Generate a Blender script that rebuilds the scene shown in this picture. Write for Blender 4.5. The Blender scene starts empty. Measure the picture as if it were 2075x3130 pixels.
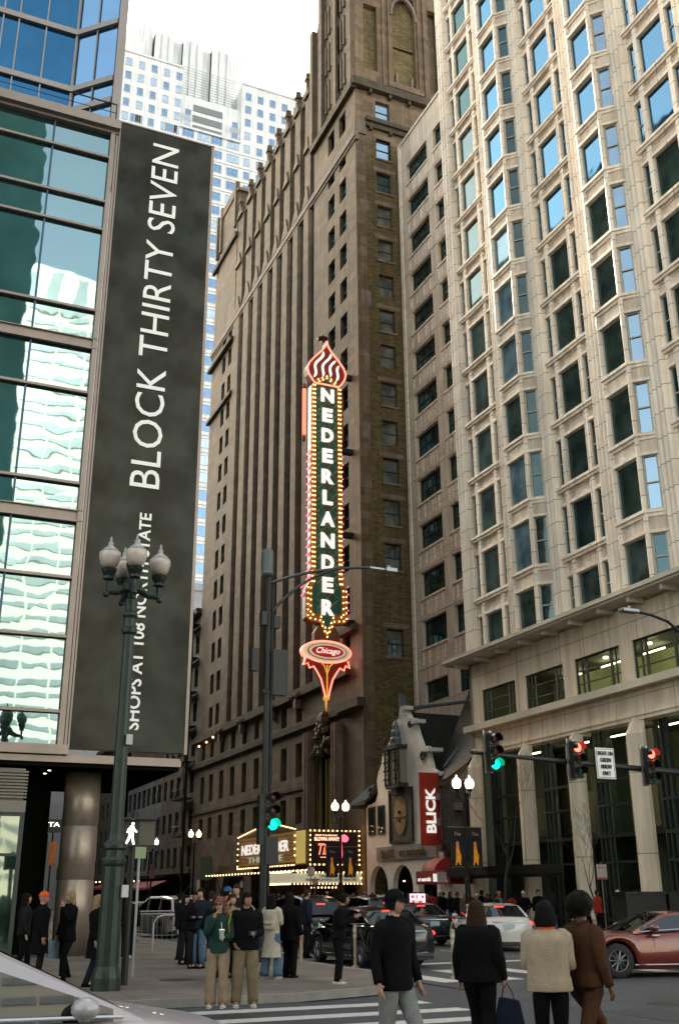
import bpy, math, random
from math import sin, cos, pi, sqrt, radians, atan2, hypot
from mathutils import Vector, Matrix, noise
random.seed(11)
SC = bpy.context.scene
COL = SC.collection
# ---------------------------------------------------------------- camera
YAW, PIT, ROLL, FPX, HC = radians(-66.45), radians(20.376), radians(-.348), 3150.0, 1.78
Fw = Vector((sin(YAW)*cos(PIT), cos(YAW)*cos(PIT), sin(PIT)))
Rt = Vector((cos(YAW), -sin(YAW), 0)); Up = Rt.cross(Fw)
Rt, Up = Rt*cos(ROLL)+Up*sin(ROLL), -Rt*sin(ROLL)+Up*cos(ROLL)
cd = bpy.data.cameras.new('camera'); cam = bpy.data.objects.new('camera', cd); COL.objects.link(cam)
cam.matrix_world = Matrix(((Rt.x, Up.x, -Fw.x, 0), (Rt.y, Up.y, -Fw.y, 0), (Rt.z, Up.z, -Fw.z, HC), (0, 0, 0, 1)))
cd.sensor_fit = 'HORIZONTAL'; cd.sensor_width = 36; cd.lens = FPX/2075*36
cd.clip_start = .1; cd.clip_end = 3000
SC.camera = cam
def at(px, py, ax=2, v=0.0):
    """a pixel of the photograph laid on the plane (axis ax = v) where the thing stands"""
    r = Fw+Rt*((px-1037.5)/FPX)-Up*((py-1565)/FPX)
    o = Vector((0, 0, HC)); t = (v-o[ax])/r[ax]
    return o+r*t
# ---------------------------------------------------------------- world, sun
SUN_AZ, SUN_EL = radians(266.5), radians(25)
w = bpy.data.worlds.new('World'); SC.world = w; w.use_nodes = True
nt = w.node_tree; bg = nt.nodes['Background']
sky = nt.nodes.new('ShaderNodeTexSky'); sky.sky_type = 'NISHITA'; sky.sun_disc = False
sky.sun_elevation = SUN_EL; sky.sun_rotation = SUN_AZ
sky.air_density = 1.0; sky.dust_density = 2.5; sky.ozone_density = 1.0
hs = nt.nodes.new('ShaderNodeHueSaturation'); hs.inputs['Saturation'].default_value = .52
nt.links.new(sky.outputs[0], hs.inputs['Color'])
mx = nt.nodes.new('ShaderNodeMix'); mx.data_type = 'RGBA'; mx.blend_type = 'MULTIPLY'
mx.inputs[0].default_value = 1; mx.inputs[7].default_value = (1.0, .925, .775, 1)
nt.links.new(hs.outputs[0], mx.inputs[6]); nt.links.new(mx.outputs[2], bg.inputs['Color'])
bg.inputs['Strength'].default_value = .13
sd = bpy.data.lights.new('sun', 'SUN'); sd.energy = 4; sd.angle = radians(.5); sd.color = (1, .86, .68)
so = bpy.data.objects.new('sun', sd); COL.objects.link(so)
so.rotation_euler = Vector((sin(SUN_AZ)*cos(SUN_EL), cos(SUN_AZ)*cos(SUN_EL), sin(SUN_EL))).to_track_quat('Z', 'Y').to_euler()
vs = SC.view_settings; vs.view_transform = 'Standard'; vs.look = 'None'; vs.gamma = 1; vs.exposure = 2.82
SC.cycles.max_bounces = 6; SC.cycles.diffuse_bounces = 3; SC.cycles.glossy_bounces = 3; SC.cycles.transparent_max_bounces = 6
# ---------------------------------------------------------------- materials
MT = {}
KF = .66      # darkens colours to suit the raised exposure; the pale claddings keep their full albedo
PALE = ('white_terracotta', 'fluted_terracotta', 'base_terracotta', 'annex_terracotta', 'white_stucco', 'white_granite', 'reflected_white', 'letter_white', 'banner_letters', 'white_paint', 'ledge_stone', 'pale_window_frame', 'sign_white', 'interior_green_wall', 'interior_blind')
def mat(name, col, rough=.7, metal=0.0, var=.12, scale=.6, bump=0.0, bscale=12.0, emit=0.0, spec=.4, coat=0.0, streak=0.0):
    if name in MT: return MT[name]
    if not emit and name not in PALE: col = tuple(c*KF for c in col)
    m = bpy.data.materials.new(name); m.use_nodes = True; MT[name] = m
    n = m.node_tree; b = n.nodes['Principled BSDF']; L = n.links
    b.inputs['Roughness'].default_value = rough; b.inputs['Metallic'].default_value = metal
    b.inputs['Specular IOR Level'].default_value = spec; b.inputs['Coat Weight'].default_value = coat
    c4 = (*col, 1)
    if var > 0:
        tc = n.nodes.new('ShaderNodeNewGeometry')
        nz = n.nodes.new('ShaderNodeTexNoise'); nz.inputs['Scale'].default_value = scale; nz.inputs['Detail'].default_value = 6; nz.inputs['Roughness'].default_value = .65
        mp = n.nodes.new('ShaderNodeMapping'); L.new(tc.outputs['Position'], mp.inputs[0])
        if streak: mp.inputs['Scale'].default_value = (1, 1, streak)
        L.new(mp.outputs[0], nz.inputs['Vector'])
        cr = n.nodes.new('ShaderNodeValToRGB'); L.new(nz.outputs[0], cr.inputs[0])
        cr.color_ramp.elements[0].position = .3; cr.color_ramp.elements[1].position = .7
        cr.color_ramp.elements[0].color = (*[max(0, c*(1-var)) for c in col], 1)
        cr.color_ramp.elements[1].color = (*[min(1, c*(1+var)) for c in col], 1)
        L.new(cr.outputs[0], b.inputs['Base Color'])
        if bump:
            n2 = n.nodes.new('ShaderNodeTexNoise'); n2.inputs['Scale'].default_value = bscale; n2.inputs['Detail'].default_value = 4
            L.new(tc.outputs['Position'], n2.inputs['Vector'])
            bp = n.nodes.new('ShaderNodeBump'); bp.inputs['Strength'].default_value = bump; bp.inputs['Distance'].default_value = .03
            L.new(n2.outputs[0], bp.inputs['Height']); L.new(bp.outputs[0], b.inputs['Normal'])
    else: b.inputs['Base Color'].default_value = c4
    if emit:
        b.inputs['Emission Color'].default_value = c4; b.inputs['Emission Strength'].default_value = emit
    return m
def blockmat(name, col, bw, bh, mortar=.02, mcol=None, var=.18, rough=.8, off=.5, plane='xz', scale=.5, patch=None, warm=None, flute=0.0):
    """stone, terracotta or brick in courses, laid in the plane of the wall"""
    if name in MT: return MT[name]
    if name not in PALE: col = tuple(c*KF for c in col); mcol = tuple(c*KF for c in mcol) if mcol else None
    m = bpy.data.materials.new(name); m.use_nodes = True; MT[name] = m
    n = m.node_tree; b = n.nodes['Principled BSDF']; L = n.links; b.inputs['Roughness'].default_value = rough
    b.inputs['Specular IOR Level'].default_value = .25
    g = n.nodes.new('ShaderNodeNewGeometry'); sx = n.nodes.new('ShaderNodeSeparateXYZ'); L.new(g.outputs['Position'], sx.inputs[0])
    ad = n.nodes.new('ShaderNodeMath'); ad.operation = 'ADD'; L.new(sx.outputs[0], ad.inputs[0]); L.new(sx.outputs[1], ad.inputs[1])
    cb = n.nodes.new('ShaderNodeCombineXYZ'); L.new(ad.outputs[0], cb.inputs[0]); L.new(sx.outputs[2], cb.inputs[1])
    br = n.nodes.new('ShaderNodeTexBrick'); L.new(cb.outputs[0], br.inputs['Vector'])
    br.inputs['Scale'].default_value = 1; br.inputs['Brick Width'].default_value = bw; br.inputs['Row Height'].default_value = bh
    br.inputs['Mortar Size'].default_value = mortar; br.inputs['Mortar Smooth'].default_value = .3; br.offset = off; br.inputs['Bias'].default_value = 0
    br.inputs['Color1'].default_value = (*[c*(1-var) for c in col], 1); br.inputs['Color2'].default_value = (*[min(1, c*(1+var)) for c in col], 1)
    br.inputs['Mortar'].default_value = (*(mcol or [c*.55 for c in col]), 1)
    nz = n.nodes.new('ShaderNodeTexNoise'); nz.inputs['Scale'].default_value = scale; nz.inputs['Detail'].default_value = 7; nz.inputs['Roughness'].default_value = .7
    L.new(g.outputs['Position'], nz.inputs['Vector'])
    cr = n.nodes.new('ShaderNodeValToRGB'); L.new(nz.outputs[0], cr.inputs[0])
    cr.color_ramp.elements[0].position = .32; cr.color_ramp.elements[1].position = .68
    a = patch or (.78, .76, .74); w2 = warm or (1.12, 1.1, 1.08)
    cr.color_ramp.elements[0].color = (*a, 1); cr.color_ramp.elements[1].color = (*w2, 1)
    mm = n.nodes.new('ShaderNodeMix'); mm.data_type = 'RGBA'; mm.blend_type = 'MULTIPLY'; mm.inputs[0].default_value = 1
    L.new(br.outputs[0], mm.inputs[6]); L.new(cr.outputs[0], mm.inputs[7])
    # rain streaks
    mp = n.nodes.new('ShaderNodeMapping'); mp.inputs['Scale'].default_value = (2.2, 2.2, .12); L.new(g.outputs['Position'], mp.inputs[0])
    ns = n.nodes.new('ShaderNodeTexNoise'); ns.inputs['Scale'].default_value = 1.3; ns.inputs['Detail'].default_value = 3; L.new(mp.outputs[0], ns.inputs['Vector'])
    c2 = n.nodes.new('ShaderNodeValToRGB'); L.new(ns.outputs[0], c2.inputs[0]); c2.color_ramp.elements[0].position = .35; c2.color_ramp.elements[1].position = .6
    c2.color_ramp.elements[0].color = (.82, .81, .8, 1); c2.color_ramp.elements[1].color = (1.05, 1.05, 1.05, 1)
    m3 = n.nodes.new('ShaderNodeMix'); m3.data_type = 'RGBA'; m3.blend_type = 'MULTIPLY'; m3.inputs[0].default_value = 1
    L.new(mm.outputs[2], m3.inputs[6]); L.new(c2.outputs[0], m3.inputs[7]); L.new(m3.outputs[2], b.inputs['Base Color'])
    bp = n.nodes.new('ShaderNodeBump'); bp.inputs['Strength'].default_value = .35; bp.inputs['Distance'].default_value = .02
    if flute:
        mu = n.nodes.new('ShaderNodeMath'); mu.operation = 'MULTIPLY'; mu.inputs[1].default_value = flute; L.new(ad.outputs[0], mu.inputs[0])
        sn = n.nodes.new('ShaderNodeMath'); sn.operation = 'SINE'; L.new(mu.outputs[0], sn.inputs[0])
        bp.inputs['Strength'].default_value = .7; L.new(sn.outputs[0], bp.inputs['Height'])
    else: L.new(br.outputs['Fac'], bp.inputs['Height']); bp.invert = True
    L.new(bp.outputs[0], b.inputs['Normal'])
    return m
def glass(name, dark, tint=(.75, .88, 1), refl=.4, rough=.03, wave=0.0, wscale=.4, transp=0.0):
    if name in MT: return MT[name]
    tint = tuple(c*.70 for c in tint)
    if not transp: dark = tuple(c*.8 for c in dark)
    m = bpy.data.materials.new(name); m.use_nodes = True; MT[name] = m
    n = m.node_tree; L = n.links; n.nodes.remove(n.nodes['Principled BSDF']); out = n.nodes['Material Output']
    if transp:
        d = n.nodes.new('ShaderNodeBsdfTransparent'); d.inputs[0].default_value = (*dark, 1)
    else:
        d = n.nodes.new('ShaderNodeBsdfDiffuse')
        g0 = n.nodes.new('ShaderNodeNewGeometry'); nz0 = n.nodes.new('ShaderNodeTexNoise'); nz0.inputs['Scale'].default_value = .9; nz0.inputs['Detail'].default_value = 2
        L.new(g0.outputs['Position'], nz0.inputs['Vector']); cr = n.nodes.new('ShaderNodeValToRGB'); L.new(nz0.outputs[0], cr.inputs[0])
        cr.color_ramp.elements[0].position = .35; cr.color_ramp.elements[1].position = .7
        cr.color_ramp.elements[0].color = (*[c*.5 for c in dark], 1); cr.color_ramp.elements[1].color = (*[c*1.6 for c in dark], 1)
        L.new(cr.outputs[0], d.inputs[0])
    gl = n.nodes.new('ShaderNodeBsdfGlossy'); gl.inputs['Roughness'].default_value = rough; gl.inputs[0].default_value = (*tint, 1)
    if wave:
        g = n.nodes.new('ShaderNodeNewGeometry'); nz = n.nodes.new('ShaderNodeTexNoise'); nz.inputs['Scale'].default_value = wscale; nz.inputs['Detail'].default_value = 1.5
        L.new(g.outputs['Position'], nz.inputs['Vector']); bp = n.nodes.new('ShaderNodeBump'); bp.inputs['Strength'].default_value = 1; bp.inputs['Distance'].default_value = wave
        L.new(nz.outputs[0], bp.inputs['Height']); L.new(bp.outputs[0], gl.inputs['Normal'])
    lw = n.nodes.new('ShaderNodeLayerWeight'); lw.inputs[0].default_value = .25
    ma = n.nodes.new('ShaderNodeMath'); ma.operation = 'MULTIPLY_ADD'; ma.inputs[1].default_value = 1-refl; ma.inputs[2].default_value = refl; ma.use_clamp = True
    L.new(lw.outputs['Fresnel'], ma.inputs[0]); mi = n.nodes.new('ShaderNodeMixShader')
    L.new(ma.outputs[0], mi.inputs[0]); L.new(d.outputs[0], mi.inputs[1]); L.new(gl.outputs[0], mi.inputs[2]); L.new(mi.outputs[0], out.inputs[0])
    return m
# ---------------------------------------------------------------- mesh helpers
OFF = {}
def tag(o, label=None, cat=None, group=None, kind=None):
    if label: o['label'] = label
    if cat: o['category'] = cat
    if group: o['group'] = group
    if kind: o['kind'] = kind
    return o
def thing(name, label, cat, loc=(0, 0, 0), rz=0.0, group=None):
    o = bpy.data.objects.new(name, None); COL.objects.link(o); o.location = loc; o.rotation_euler = (0, 0, rz); o.empty_display_size = .3
    OFF[o.name] = Vector(loc)
    return tag(o, label, cat, group)
def copy_tree(o, parent=None):
    c = o.copy(); COL.objects.link(c); c.parent = parent
    for ch in [k for k in bpy.data.objects if k.parent == o]: copy_tree(ch, c)
    return c
class MB:
    def __init__(s): s.v = []; s.f = []; s.m = []; s.cur = 0
    def add(s, vs, fs, m=None):
        b = len(s.v); s.v += [tuple(p) for p in vs]; m = s.cur if m is None else m
        for f in fs: s.f.append([b+i for i in f]); s.m.append(m)
        return s
    def box(s, x0, x1, y0, y1, z0, z1, m=None):
        if x0 > x1: x0, x1 = x1, x0
        if y0 > y1: y0, y1 = y1, y0
        if z0 > z1: z0, z1 = z1, z0
        return s.add([(x0, y0, z0), (x1, y0, z0), (x1, y1, z0), (x0, y1, z0), (x0, y0, z1), (x1, y0, z1), (x1, y1, z1), (x0, y1, z1)],
              [(0, 3, 2, 1), (4, 5, 6, 7), (0, 1, 5, 4), (1, 2, 6, 5), (2, 3, 7, 6), (3, 0, 4, 7)], m)
    def quad(s, a, b, c, d, m=None): return s.add([a, b, c, d], [(0, 1, 2, 3)], m)
    def poly(s, pts, m=None): return s.add(pts, [tuple(range(len(pts)))], m)
    def prism(s, poly, lo, hi, ax='z', m=None):
        n = len(poly)
        def P(p, t):
            return (p[0], p[1], t) if ax == 'z' else ((p[0], t, p[1]) if ax == 'y' else (t, p[0], p[1]))
        vs = [P(p, lo) for p in poly]+[P(p, hi) for p in poly]
        return s.add(vs, [tuple(range(n)), tuple(range(2*n-1, n-1, -1))]+[(i, i+n, (i+1) % n+n, (i+1) % n) for i in range(n)], m)
    def tube(s, pts, rs, n=8, m=None, cap=True, wr=0.0, sq=1.0, seed=0, fr=6.0):
        pts = [Vector(p) for p in pts]
        if not hasattr(rs, '__len__'): rs = [rs]*len(pts)
        vs = []; prev = None
        for i, p in enumerate(pts):
            d = (pts[min(i+1, len(pts)-1)]-pts[max(i-1, 0)]).normalized()
            if prev is None:
                a = Vector((0, 0, 1)) if abs(d.z) < .9 else Vector((1, 0, 0)); u = (a-d*a.dot(d)).normalized()
            else: u = (prev-d*prev.dot(d)).normalized()
            prev = u; q = d.cross(u)
            for k in range(n):
                t = 2*pi*k/n; r = rs[i]
                o = u*cos(t)*r+q*sin(t)*r*sq
                if wr: o *= 1+wr*noise.noise((p+o)*fr+Vector((seed*3.1, seed, 0)))
                vs.append(p+o)
        L = len(pts); fs = [(i*n+k, i*n+(k+1) % n, (i+1)*n+(k+1) % n, (i+1)*n+k) for i in range(L-1) for k in range(n)]
        if cap: fs += [tuple(range(n-1, -1, -1)), tuple(range((L-1)*n, L*n))]
        return s.add(vs, fs, m)
    def rings(s, rg, n=20, m=None, cap=True, wr=0.0, seed=0, fr=6.0):
        """rg: (cx,cy,z,rx,ry)"""
        vs = []
        for cx, cy, z, rx, ry in rg:
            for k in range(n):
                t = 2*pi*k/n; x = cos(t)*rx; y = sin(t)*ry
                if wr:
                    f = 1+wr*noise.noise(Vector((x, y, z*.6))*fr+Vector((seed*5.3, 0, seed))); x *= f; y *= f
                vs.append((cx+x, cy+y, z))
        L = len(rg); fs = [(i*n+k, i*n+(k+1) % n, (i+1)*n+(k+1) % n, (i+1)*n+k) for i in range(L-1) for k in range(n)]
        if cap: fs += [tuple(range(n-1, -1, -1)), tuple(range((L-1)*n, L*n))]
        return s.add(vs, fs, m)
    def lathe(s, prof, c=(0, 0, 0), n=16, m=None, ribs=0.0): 
        vs = []
        for r, z in prof:
            for k in range(n):
                t = 2*pi*k/n; q = r*(1-(ribs if k % 2 else 0)); vs.append((c[0]+q*cos(t), c[1]+q*sin(t), c[2]+z))
        L = len(prof); fs = [(i*n+k, i*n+(k+1) % n, (i+1)*n+(k+1) % n, (i+1)*n+k) for i in range(L-1) for k in range(n)]
        fs += [tuple(range(n-1, -1, -1)), tuple(range((L-1)*n, L*n))]
        return s.add(vs, fs, m)
    def ball(s, c, r, n=10, m=None, sc=(1, 1, 1), wr=0.0, fr=8.0):
        vs = []; h = n//2+1
        for i in range(1, h):
            ph = pi*i/h
            for k in range(n):
                t = 2*pi*k/n; d = Vector((sin(ph)*cos(t), sin(ph)*sin(t), cos(ph)))
                q = r*(1+(wr*noise.noise(d*fr+Vector(c)) if wr else 0)); vs.append((c[0]+d.x*q*sc[0], c[1]+d.y*q*sc[1], c[2]+d.z*q*sc[2]))
        R = h-1; a = len(vs); vs += [(c[0], c[1], c[2]+r*sc[2]), (c[0], c[1], c[2]-r*sc[2])]
        fs = [(i*n+k, (i+1)*n+k, (i+1)*n+(k+1) % n, i*n+(k+1) % n) for i in range(R-1) for k in range(n)]
        fs += [(a, k, (k+1) % n) for k in range(n)]+[(a+1, (R-1)*n+(k+1) % n, (R-1)*n+k) for k in range(n)]
        return s.add(vs, fs, m)
    def build(s, name, mats, parent=None, world=True, smooth=False, label=None, bevel=0.0):
        if not s.v: return None
        off = Vector((0, 0, 0))
        if parent is not None and world:
            p = parent
            while p.parent: p = p.parent
            off = OFF.get(p.name, off)
        me = bpy.data.meshes.new(name); me.from_pydata([(a-off.x, b-off.y, c-off.z) for a, b, c in s.v], [], s.f)
        for mm in (mats if isinstance(mats, (list, tuple)) else [mats]): me.materials.append(mm)
        me.polygons.foreach_set('material_index', s.m)
        if smooth: me.polygons.foreach_set('use_smooth', [True]*len(s.f))
        me.update(); me.validate()
        o = bpy.data.objects.new(name, me); COL.objects.link(o)
        if parent is not None: o.parent = parent
        if label: o['label'] = label
        if bevel:
            bv = o.modifiers.new('bevel', 'BEVEL'); bv.width = bevel; bv.segments = 2; bv.limit_method = 'ANGLE'
        return o
def each(b, name, mats, parent, smooth=False):
    """every separate piece of the collected shape becomes a part of its own"""
    par = list(range(len(b.v)))
    def fd(i):
        while par[i] != i: par[i] = par[par[i]]; i = par[i]
        return i
    for f in b.f:
        for i in f[1:]: par[fd(i)] = fd(f[0])
    gr = {}
    for f, m in zip(b.f, b.m): gr.setdefault(fd(f[0]), []).append((f, m))
    r = None
    for g in list(gr.values()):
        c = MB(); ix = {}
        for f, m in g:
            for i in f:
                if i not in ix: ix[i] = len(c.v); c.v.append(b.v[i])
            c.f.append([ix[i] for i in f]); c.m.append(m)
        r = c.build(name, mats, parent, True, smooth)
    return r
def bulbs(pts, r, m, parent, name='light_bulb', cap=100, n=6):
    pts = sorted(pts, key=lambda p: (Vector(p)-Vector((0, 0, HC))).length)
    b = MB(); b.ball((0, 0, 0), r, n); me = None; root = parent
    while root.parent: root = root.parent
    off = OFF.get(root.name, Vector((0, 0, 0)))
    for p in pts[:cap]:
        if me is None: o = b.build(name, m, parent, False, True); me = o.data
        else: o = bpy.data.objects.new(name, me); COL.objects.link(o); o.parent = parent
        o.location = Vector(p)-off
    if len(pts) > cap:
        b = MB()
        for p in pts[cap:]: b.ball(p, r, n)
        tag(b.build(name, m, parent, True, True), kind='stuff')
def text(s, o, right, up, w, h, m, parent, name='lettering', ext=.02, bold=0.0, world=True, shear=0.0, label=None, smallcaps=False):
    """lettering as a solid mesh: lower-left corner o, fitted to w by h metres"""
    cu = bpy.data.curves.new('txt', 'FONT'); cu.body = s; cu.extrude = .0; cu.offset = bold; cu.shear = shear; cu.resolution_u = 3
    ob = bpy.data.objects.new('txt', cu); COL.objects.link(ob)
    dg = bpy.context.evaluated_depsgraph_get(); me = bpy.data.meshes.new_from_object(ob.evaluated_get(dg))
    vs = [v.co.copy() for v in me.vertices]; fs = [list(p.vertices) for p in me.polygons]
    bpy.data.objects.remove(ob); bpy.data.curves.remove(cu); bpy.data.meshes.remove(me)
    x0 = min(v.x for v in vs); x1 = max(v.x for v in vs); y0 = min(v.y for v in vs); y1 = max(v.y for v in vs)
    right = Vector(right).normalized(); up = Vector(up).normalized(); nn = right.cross(up); o = Vector(o)
    b = MB(); N = len(vs)
    P = [o+right*((v.x-x0)/(x1-x0)*w)+up*((v.y-y0)/(y1-y0)*h)+nn*ext for v in vs]
    b.add(P, fs)
    # side walls
    from collections import Counter
    ec = Counter()
    for f in fs:
        for i in range(len(f)): ec[(f[i], f[(i+1) % len(f)])] += 1
    for (a, c) in list(ec):
        if (c, a) not in ec: b.add([P[a], P[c], P[c]-nn*ext, P[a]-nn*ext], [(0, 1, 2, 3)])
    return b.build(name, m, parent, world, label=label)
class Fac:
    """a facade plane: kind 'S' looks south at y=p, kind 'E' looks east at x=p; d is depth outwards"""
    def __init__(s, kind, p): s.k = kind; s.p = p
    def pt(s, u, z, d=0): return (u, s.p-d, z) if s.k == 'S' else (s.p+d, u, z)
    def box(s, b, u0, u1, z0, z1, d0, d1, m=None):
        if s.k == 'S': b.box(u0, u1, s.p-d1, s.p-d0, z0, z1, m)
        else: b.box(s.p+d0, s.p+d1, u0, u1, z0, z1, m)
    def quad(s, b, u0, u1, z0, z1, d=0, m=None):
        b.add([s.pt(u0, z0, d), s.pt(u1, z0, d), s.pt(u1, z1, d), s.pt(u0, z1, d)], [(0, 1, 2, 3)], m)
    def wall(s, b, u0, u1, z0, z1, holes, t=.3, m=None, d=0):
        hs = [h for h in holes if h[1] > u0 and h[0] < u1 and h[3] > z0 and h[2] < z1]
        zs = sorted(set([z0, z1]+[min(max(v, z0), z1) for h in hs for v in (h[2], h[3])]))
        for a, c in zip(zs, zs[1:]):
            mid = (a+c)/2; cuts = sorted([(h[0], h[1]) for h in hs if h[2] < mid < h[3]]); u = u0
            for h0, h1 in cuts:
                if h0 > u: s.quad(b, u, h0, a, c, d, m)
                u = max(u, h1)
            if u < u1: s.quad(b, u, u1, a, c, d, m)
        for h in hs:
            q = [s.pt(h[0], h[2], d), s.pt(h[1], h[2], d), s.pt(h[1], h[3], d), s.pt(h[0], h[3], d)]
            r = [s.pt(h[0], h[2], d-t), s.pt(h[1], h[2], d-t), s.pt(h[1], h[3], d-t), s.pt(h[0], h[3], d-t)]
            for i in range(4): b.add([q[i], q[(i+1) % 4], r[(i+1) % 4], r[i]], [(0, 1, 2, 3)], m)
def sash(F, rects, parent, fm, gms, d=-.25, name='window', bars=1, fw=.07, cap=90, vert=0):
    """double-hung windows, each a part with its pane; past the cap the rest become one part"""
    rects = sorted(rects, key=lambda r: -(r[1]-r[0])*(r[3]-r[2])/((Vector(F.pt(r[0], r[2])).length)**2))
    rest = MB(); restg = [MB() for _ in gms]
    for i, (u0, u1, z0, z1) in enumerate(rects):
        b = MB() if i < cap else rest
        F.box(b, u0, u0+fw, z0, z1, d-.06, d+.03); F.box(b, u1-fw, u1, z0, z1, d-.06, d+.03)
        F.box(b, u0+fw, u1-fw, z0, z0+fw, d-.06, d+.03); F.box(b, u0+fw, u1-fw, z1-fw, z1, d-.06, d+.03)
        for k in range(bars):
            zz = z0+(z1-z0)*(k+1)/(bars+1); F.box(b, u0+fw, u1-fw, zz-.035, zz+.035, d-.05, d+.02)
        for k in range(vert):
            uu = u0+(u1-u0)*(k+1)/(vert+1); F.box(b, uu-.03, uu+.03, z0+fw, z1-fw, d-.045, d+.025)
        gi = random.randrange(len(gms)); g = MB() if i < cap else restg[gi]
        F.quad(g, u0+fw, u1-fw, z0+fw, z1-fw, d-.035)
        if i < cap:
            wo = b.build(name, fm, parent); g.build('pane', gms[gi], wo)
    if len(rects) > cap:
        wo = tag(rest.build(name, fm, parent), kind='stuff')
        for g, m in zip(restg, gms):
            if g.v: tag(g.build('pane', m, wo), kind='stuff')
# shared materials
M_black = mat('black_metal', (.018, .02, .02), .45, .3, .1)
M_green = mat('lamp_green_paint', (.024, .037, .029), .4, .3, .25, 3, .2)
M_white = mat('white_paint', (.72, .72, .7), .6, 0, .06)
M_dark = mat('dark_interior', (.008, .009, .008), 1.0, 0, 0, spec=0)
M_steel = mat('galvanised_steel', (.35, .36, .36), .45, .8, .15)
M_bronze = mat('window_bronze', (.05, .06, .055), .5, .3, .1)
M_bulb = mat('warm_bulb', (1, .55, .2), .5, 0, 0, emit=1.5)
M_globe = mat('warm_globe', (1, .62, .36), .5, 0, 0, emit=1.6)
M_neon = mat('neon_red', (1, .16, .1), .5, 0, 0, emit=.5)
M_pink = mat('neon_pink', (1, .12, .2), .5, 0, 0, emit=.33)
# ================================================================ GROUND
def struct(b, name, m, smooth=False): return tag(b.build(name, m, None, True, smooth), kind='structure')
M_asph = mat('asphalt', (.062, .066, .072), .8, 0, .3, .9, .6, 60, spec=.35)
M_walk = blockmat('sidewalk_concrete', (.20, .17, .15), 1.5, 1.5, .015, (.1, .085, .075), .08, .85, 0, scale=.8)
M_curb = mat('curb_stone', (.26, .24, .22), .8, 0, .2, 2)
M_paint = mat('road_paint', (.62, .58, .55), .7, 0, .25, 6, .2, 40)
def groundmat(m):   # lay the block grid flat
    n = m.node_tree
    cb = [k for k in n.nodes if k.bl_idname == 'ShaderNodeCombineXYZ'][0]; sx = [k for k in n.nodes if k.bl_idname == 'ShaderNodeSeparateXYZ'][0]
    n.links.new(sx.outputs[0], cb.inputs[0]); n.links.new(sx.outputs[1], cb.inputs[1])
    for k in n.nodes:
        if k.bl_idname == 'ShaderNodeMapping': k.inputs['Scale'].default_value = (.5, .5, .5)
groundmat(M_walk)
b = MB(); b.quad((-900, -500, -.02), (900, -500, -.02), (900, 900, -.02), (-900, 900, -.02)); struct(b, 'ground', M_asph)
b = MB(); b.box(-700, 60, 11.2, 26, -.05, 0); b.box(-18.6, 6, -200, 11.2, -.05, 0); b.box(-18.6, 6, 26, 200, -.05, 0); struct(b, 'road', M_asph)
def walk(poly):
    b = MB(); b.prism(poly, 0, .135); o = struct(b, 'sidewalk', M_walk)
    c = MB(); n = len(poly)
    for i in range(n):
        a, d = Vector((*poly[i], 0)), Vector((*poly[(i+1) % n], 0)); e = (d-a).normalized(); q = Vector((e.y, -e.x, 0))
        P = [a-q*.13, d-q*.13, d+q*.004, a+q*.004]; c.prism([(p.x, p.y) for p in P], .0, .139)
    struct(c, 'kerb', M_curb)
walk([(-700, -300), (-18.7, -300), (-18.7, 7.3), (-19.4, 9.4), (-21.2, 10.7), (-23, 10.95), (-700, 10.95)])
walk([(-700, 26.2), (-23, 26.2), (-20, 27.6), (-19, 30), (-19, 300), (-700, 300)])
b = MB()
for k in range(7):
    x = -17.9+k*1.3; b.quad((x, 3.6, .004), (x+.48, 3.6, .004), (x+.48, 9.3+.1*(k % 2), .004), (x, 9.3, .004))
for k in range(9):
    y = 11.6+k*1.5; b.quad((-24.6, y, .004), (-21.2, y, .004), (-21.2, y+.55, .004), (-24.6, y+.55, .004))
for x in (-27.2,): b.quad((x, 13.2, .004), (x+.5, 13.2, .004), (x+.5, 25.8, .004), (x, 25.8, .004))
for y in (14.0, 17.9, 21.8):
    for k in range(22): 
        x = -30-k*9; b.quad((x-3, y, .004), (x, y, .004), (x, y+.12, .004), (x-3, y+.12, .004))
b.quad((-150, 12.7, .004), (-27.5, 12.7, .004), (-27.5, 12.83, .004), (-150, 12.83, .004))
struct(b, 'road_marking', M_paint)

# ================================================================ WHITE TERRACOTTA BUILDING (right)
TC = (.87, .77, .65)
M_tc = blockmat('white_terracotta', TC, 8.0, 1.22, .022, (.3, .25, .2), .05, .55, 0, scale=.6, patch=(.9, .88, .86), warm=(1.05, 1.04, 1.02))
M_tcf = blockmat('fluted_terracotta', (.76, .65, .53), 8.0, 9.0, .0, TC, .05, .6, 0, scale=.6, flute=52, patch=(.9, .88, .86))
M_tcb = blockmat('base_terracotta', (.68, .58, .455), 1.95, 3.3, .02, (.25, .2, .16), .04, .6, 0, scale=.5, patch=(.9, .88, .86))
M_wfr = mat('pale_window_frame', (.42, .4, .36), .6, 0, .1)
G_sky = glass('sky_glass', (.015, .03, .04), (.20, .43, .66), .5, wave=.012, wscale=.5)
G_teal = glass('teal_glass', (.03, .06, .06), (.20, .33, .36), .35, wave=.012, wscale=.5)
G_drk = glass('dark_glass', (.03, .05, .04), (.6, .85, .9), .09, wave=.012)
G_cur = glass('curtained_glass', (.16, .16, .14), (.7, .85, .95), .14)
G_refl = glass('blue_painted_reflection', (.16, .26, .31), (.5, .75, .9), .22, wave=.01)  # sky reflection of the lower bay panes put into the diffuse colour
G_grn = glass('grey_green_painted_reflection', (.075, .11, .10), (.5, .7, .75), .18, wave=.01)  # grey-green reflection in lower panes painted into the diffuse colour
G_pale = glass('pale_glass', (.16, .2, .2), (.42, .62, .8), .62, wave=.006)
def base_storeys(T):
    pass
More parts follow.
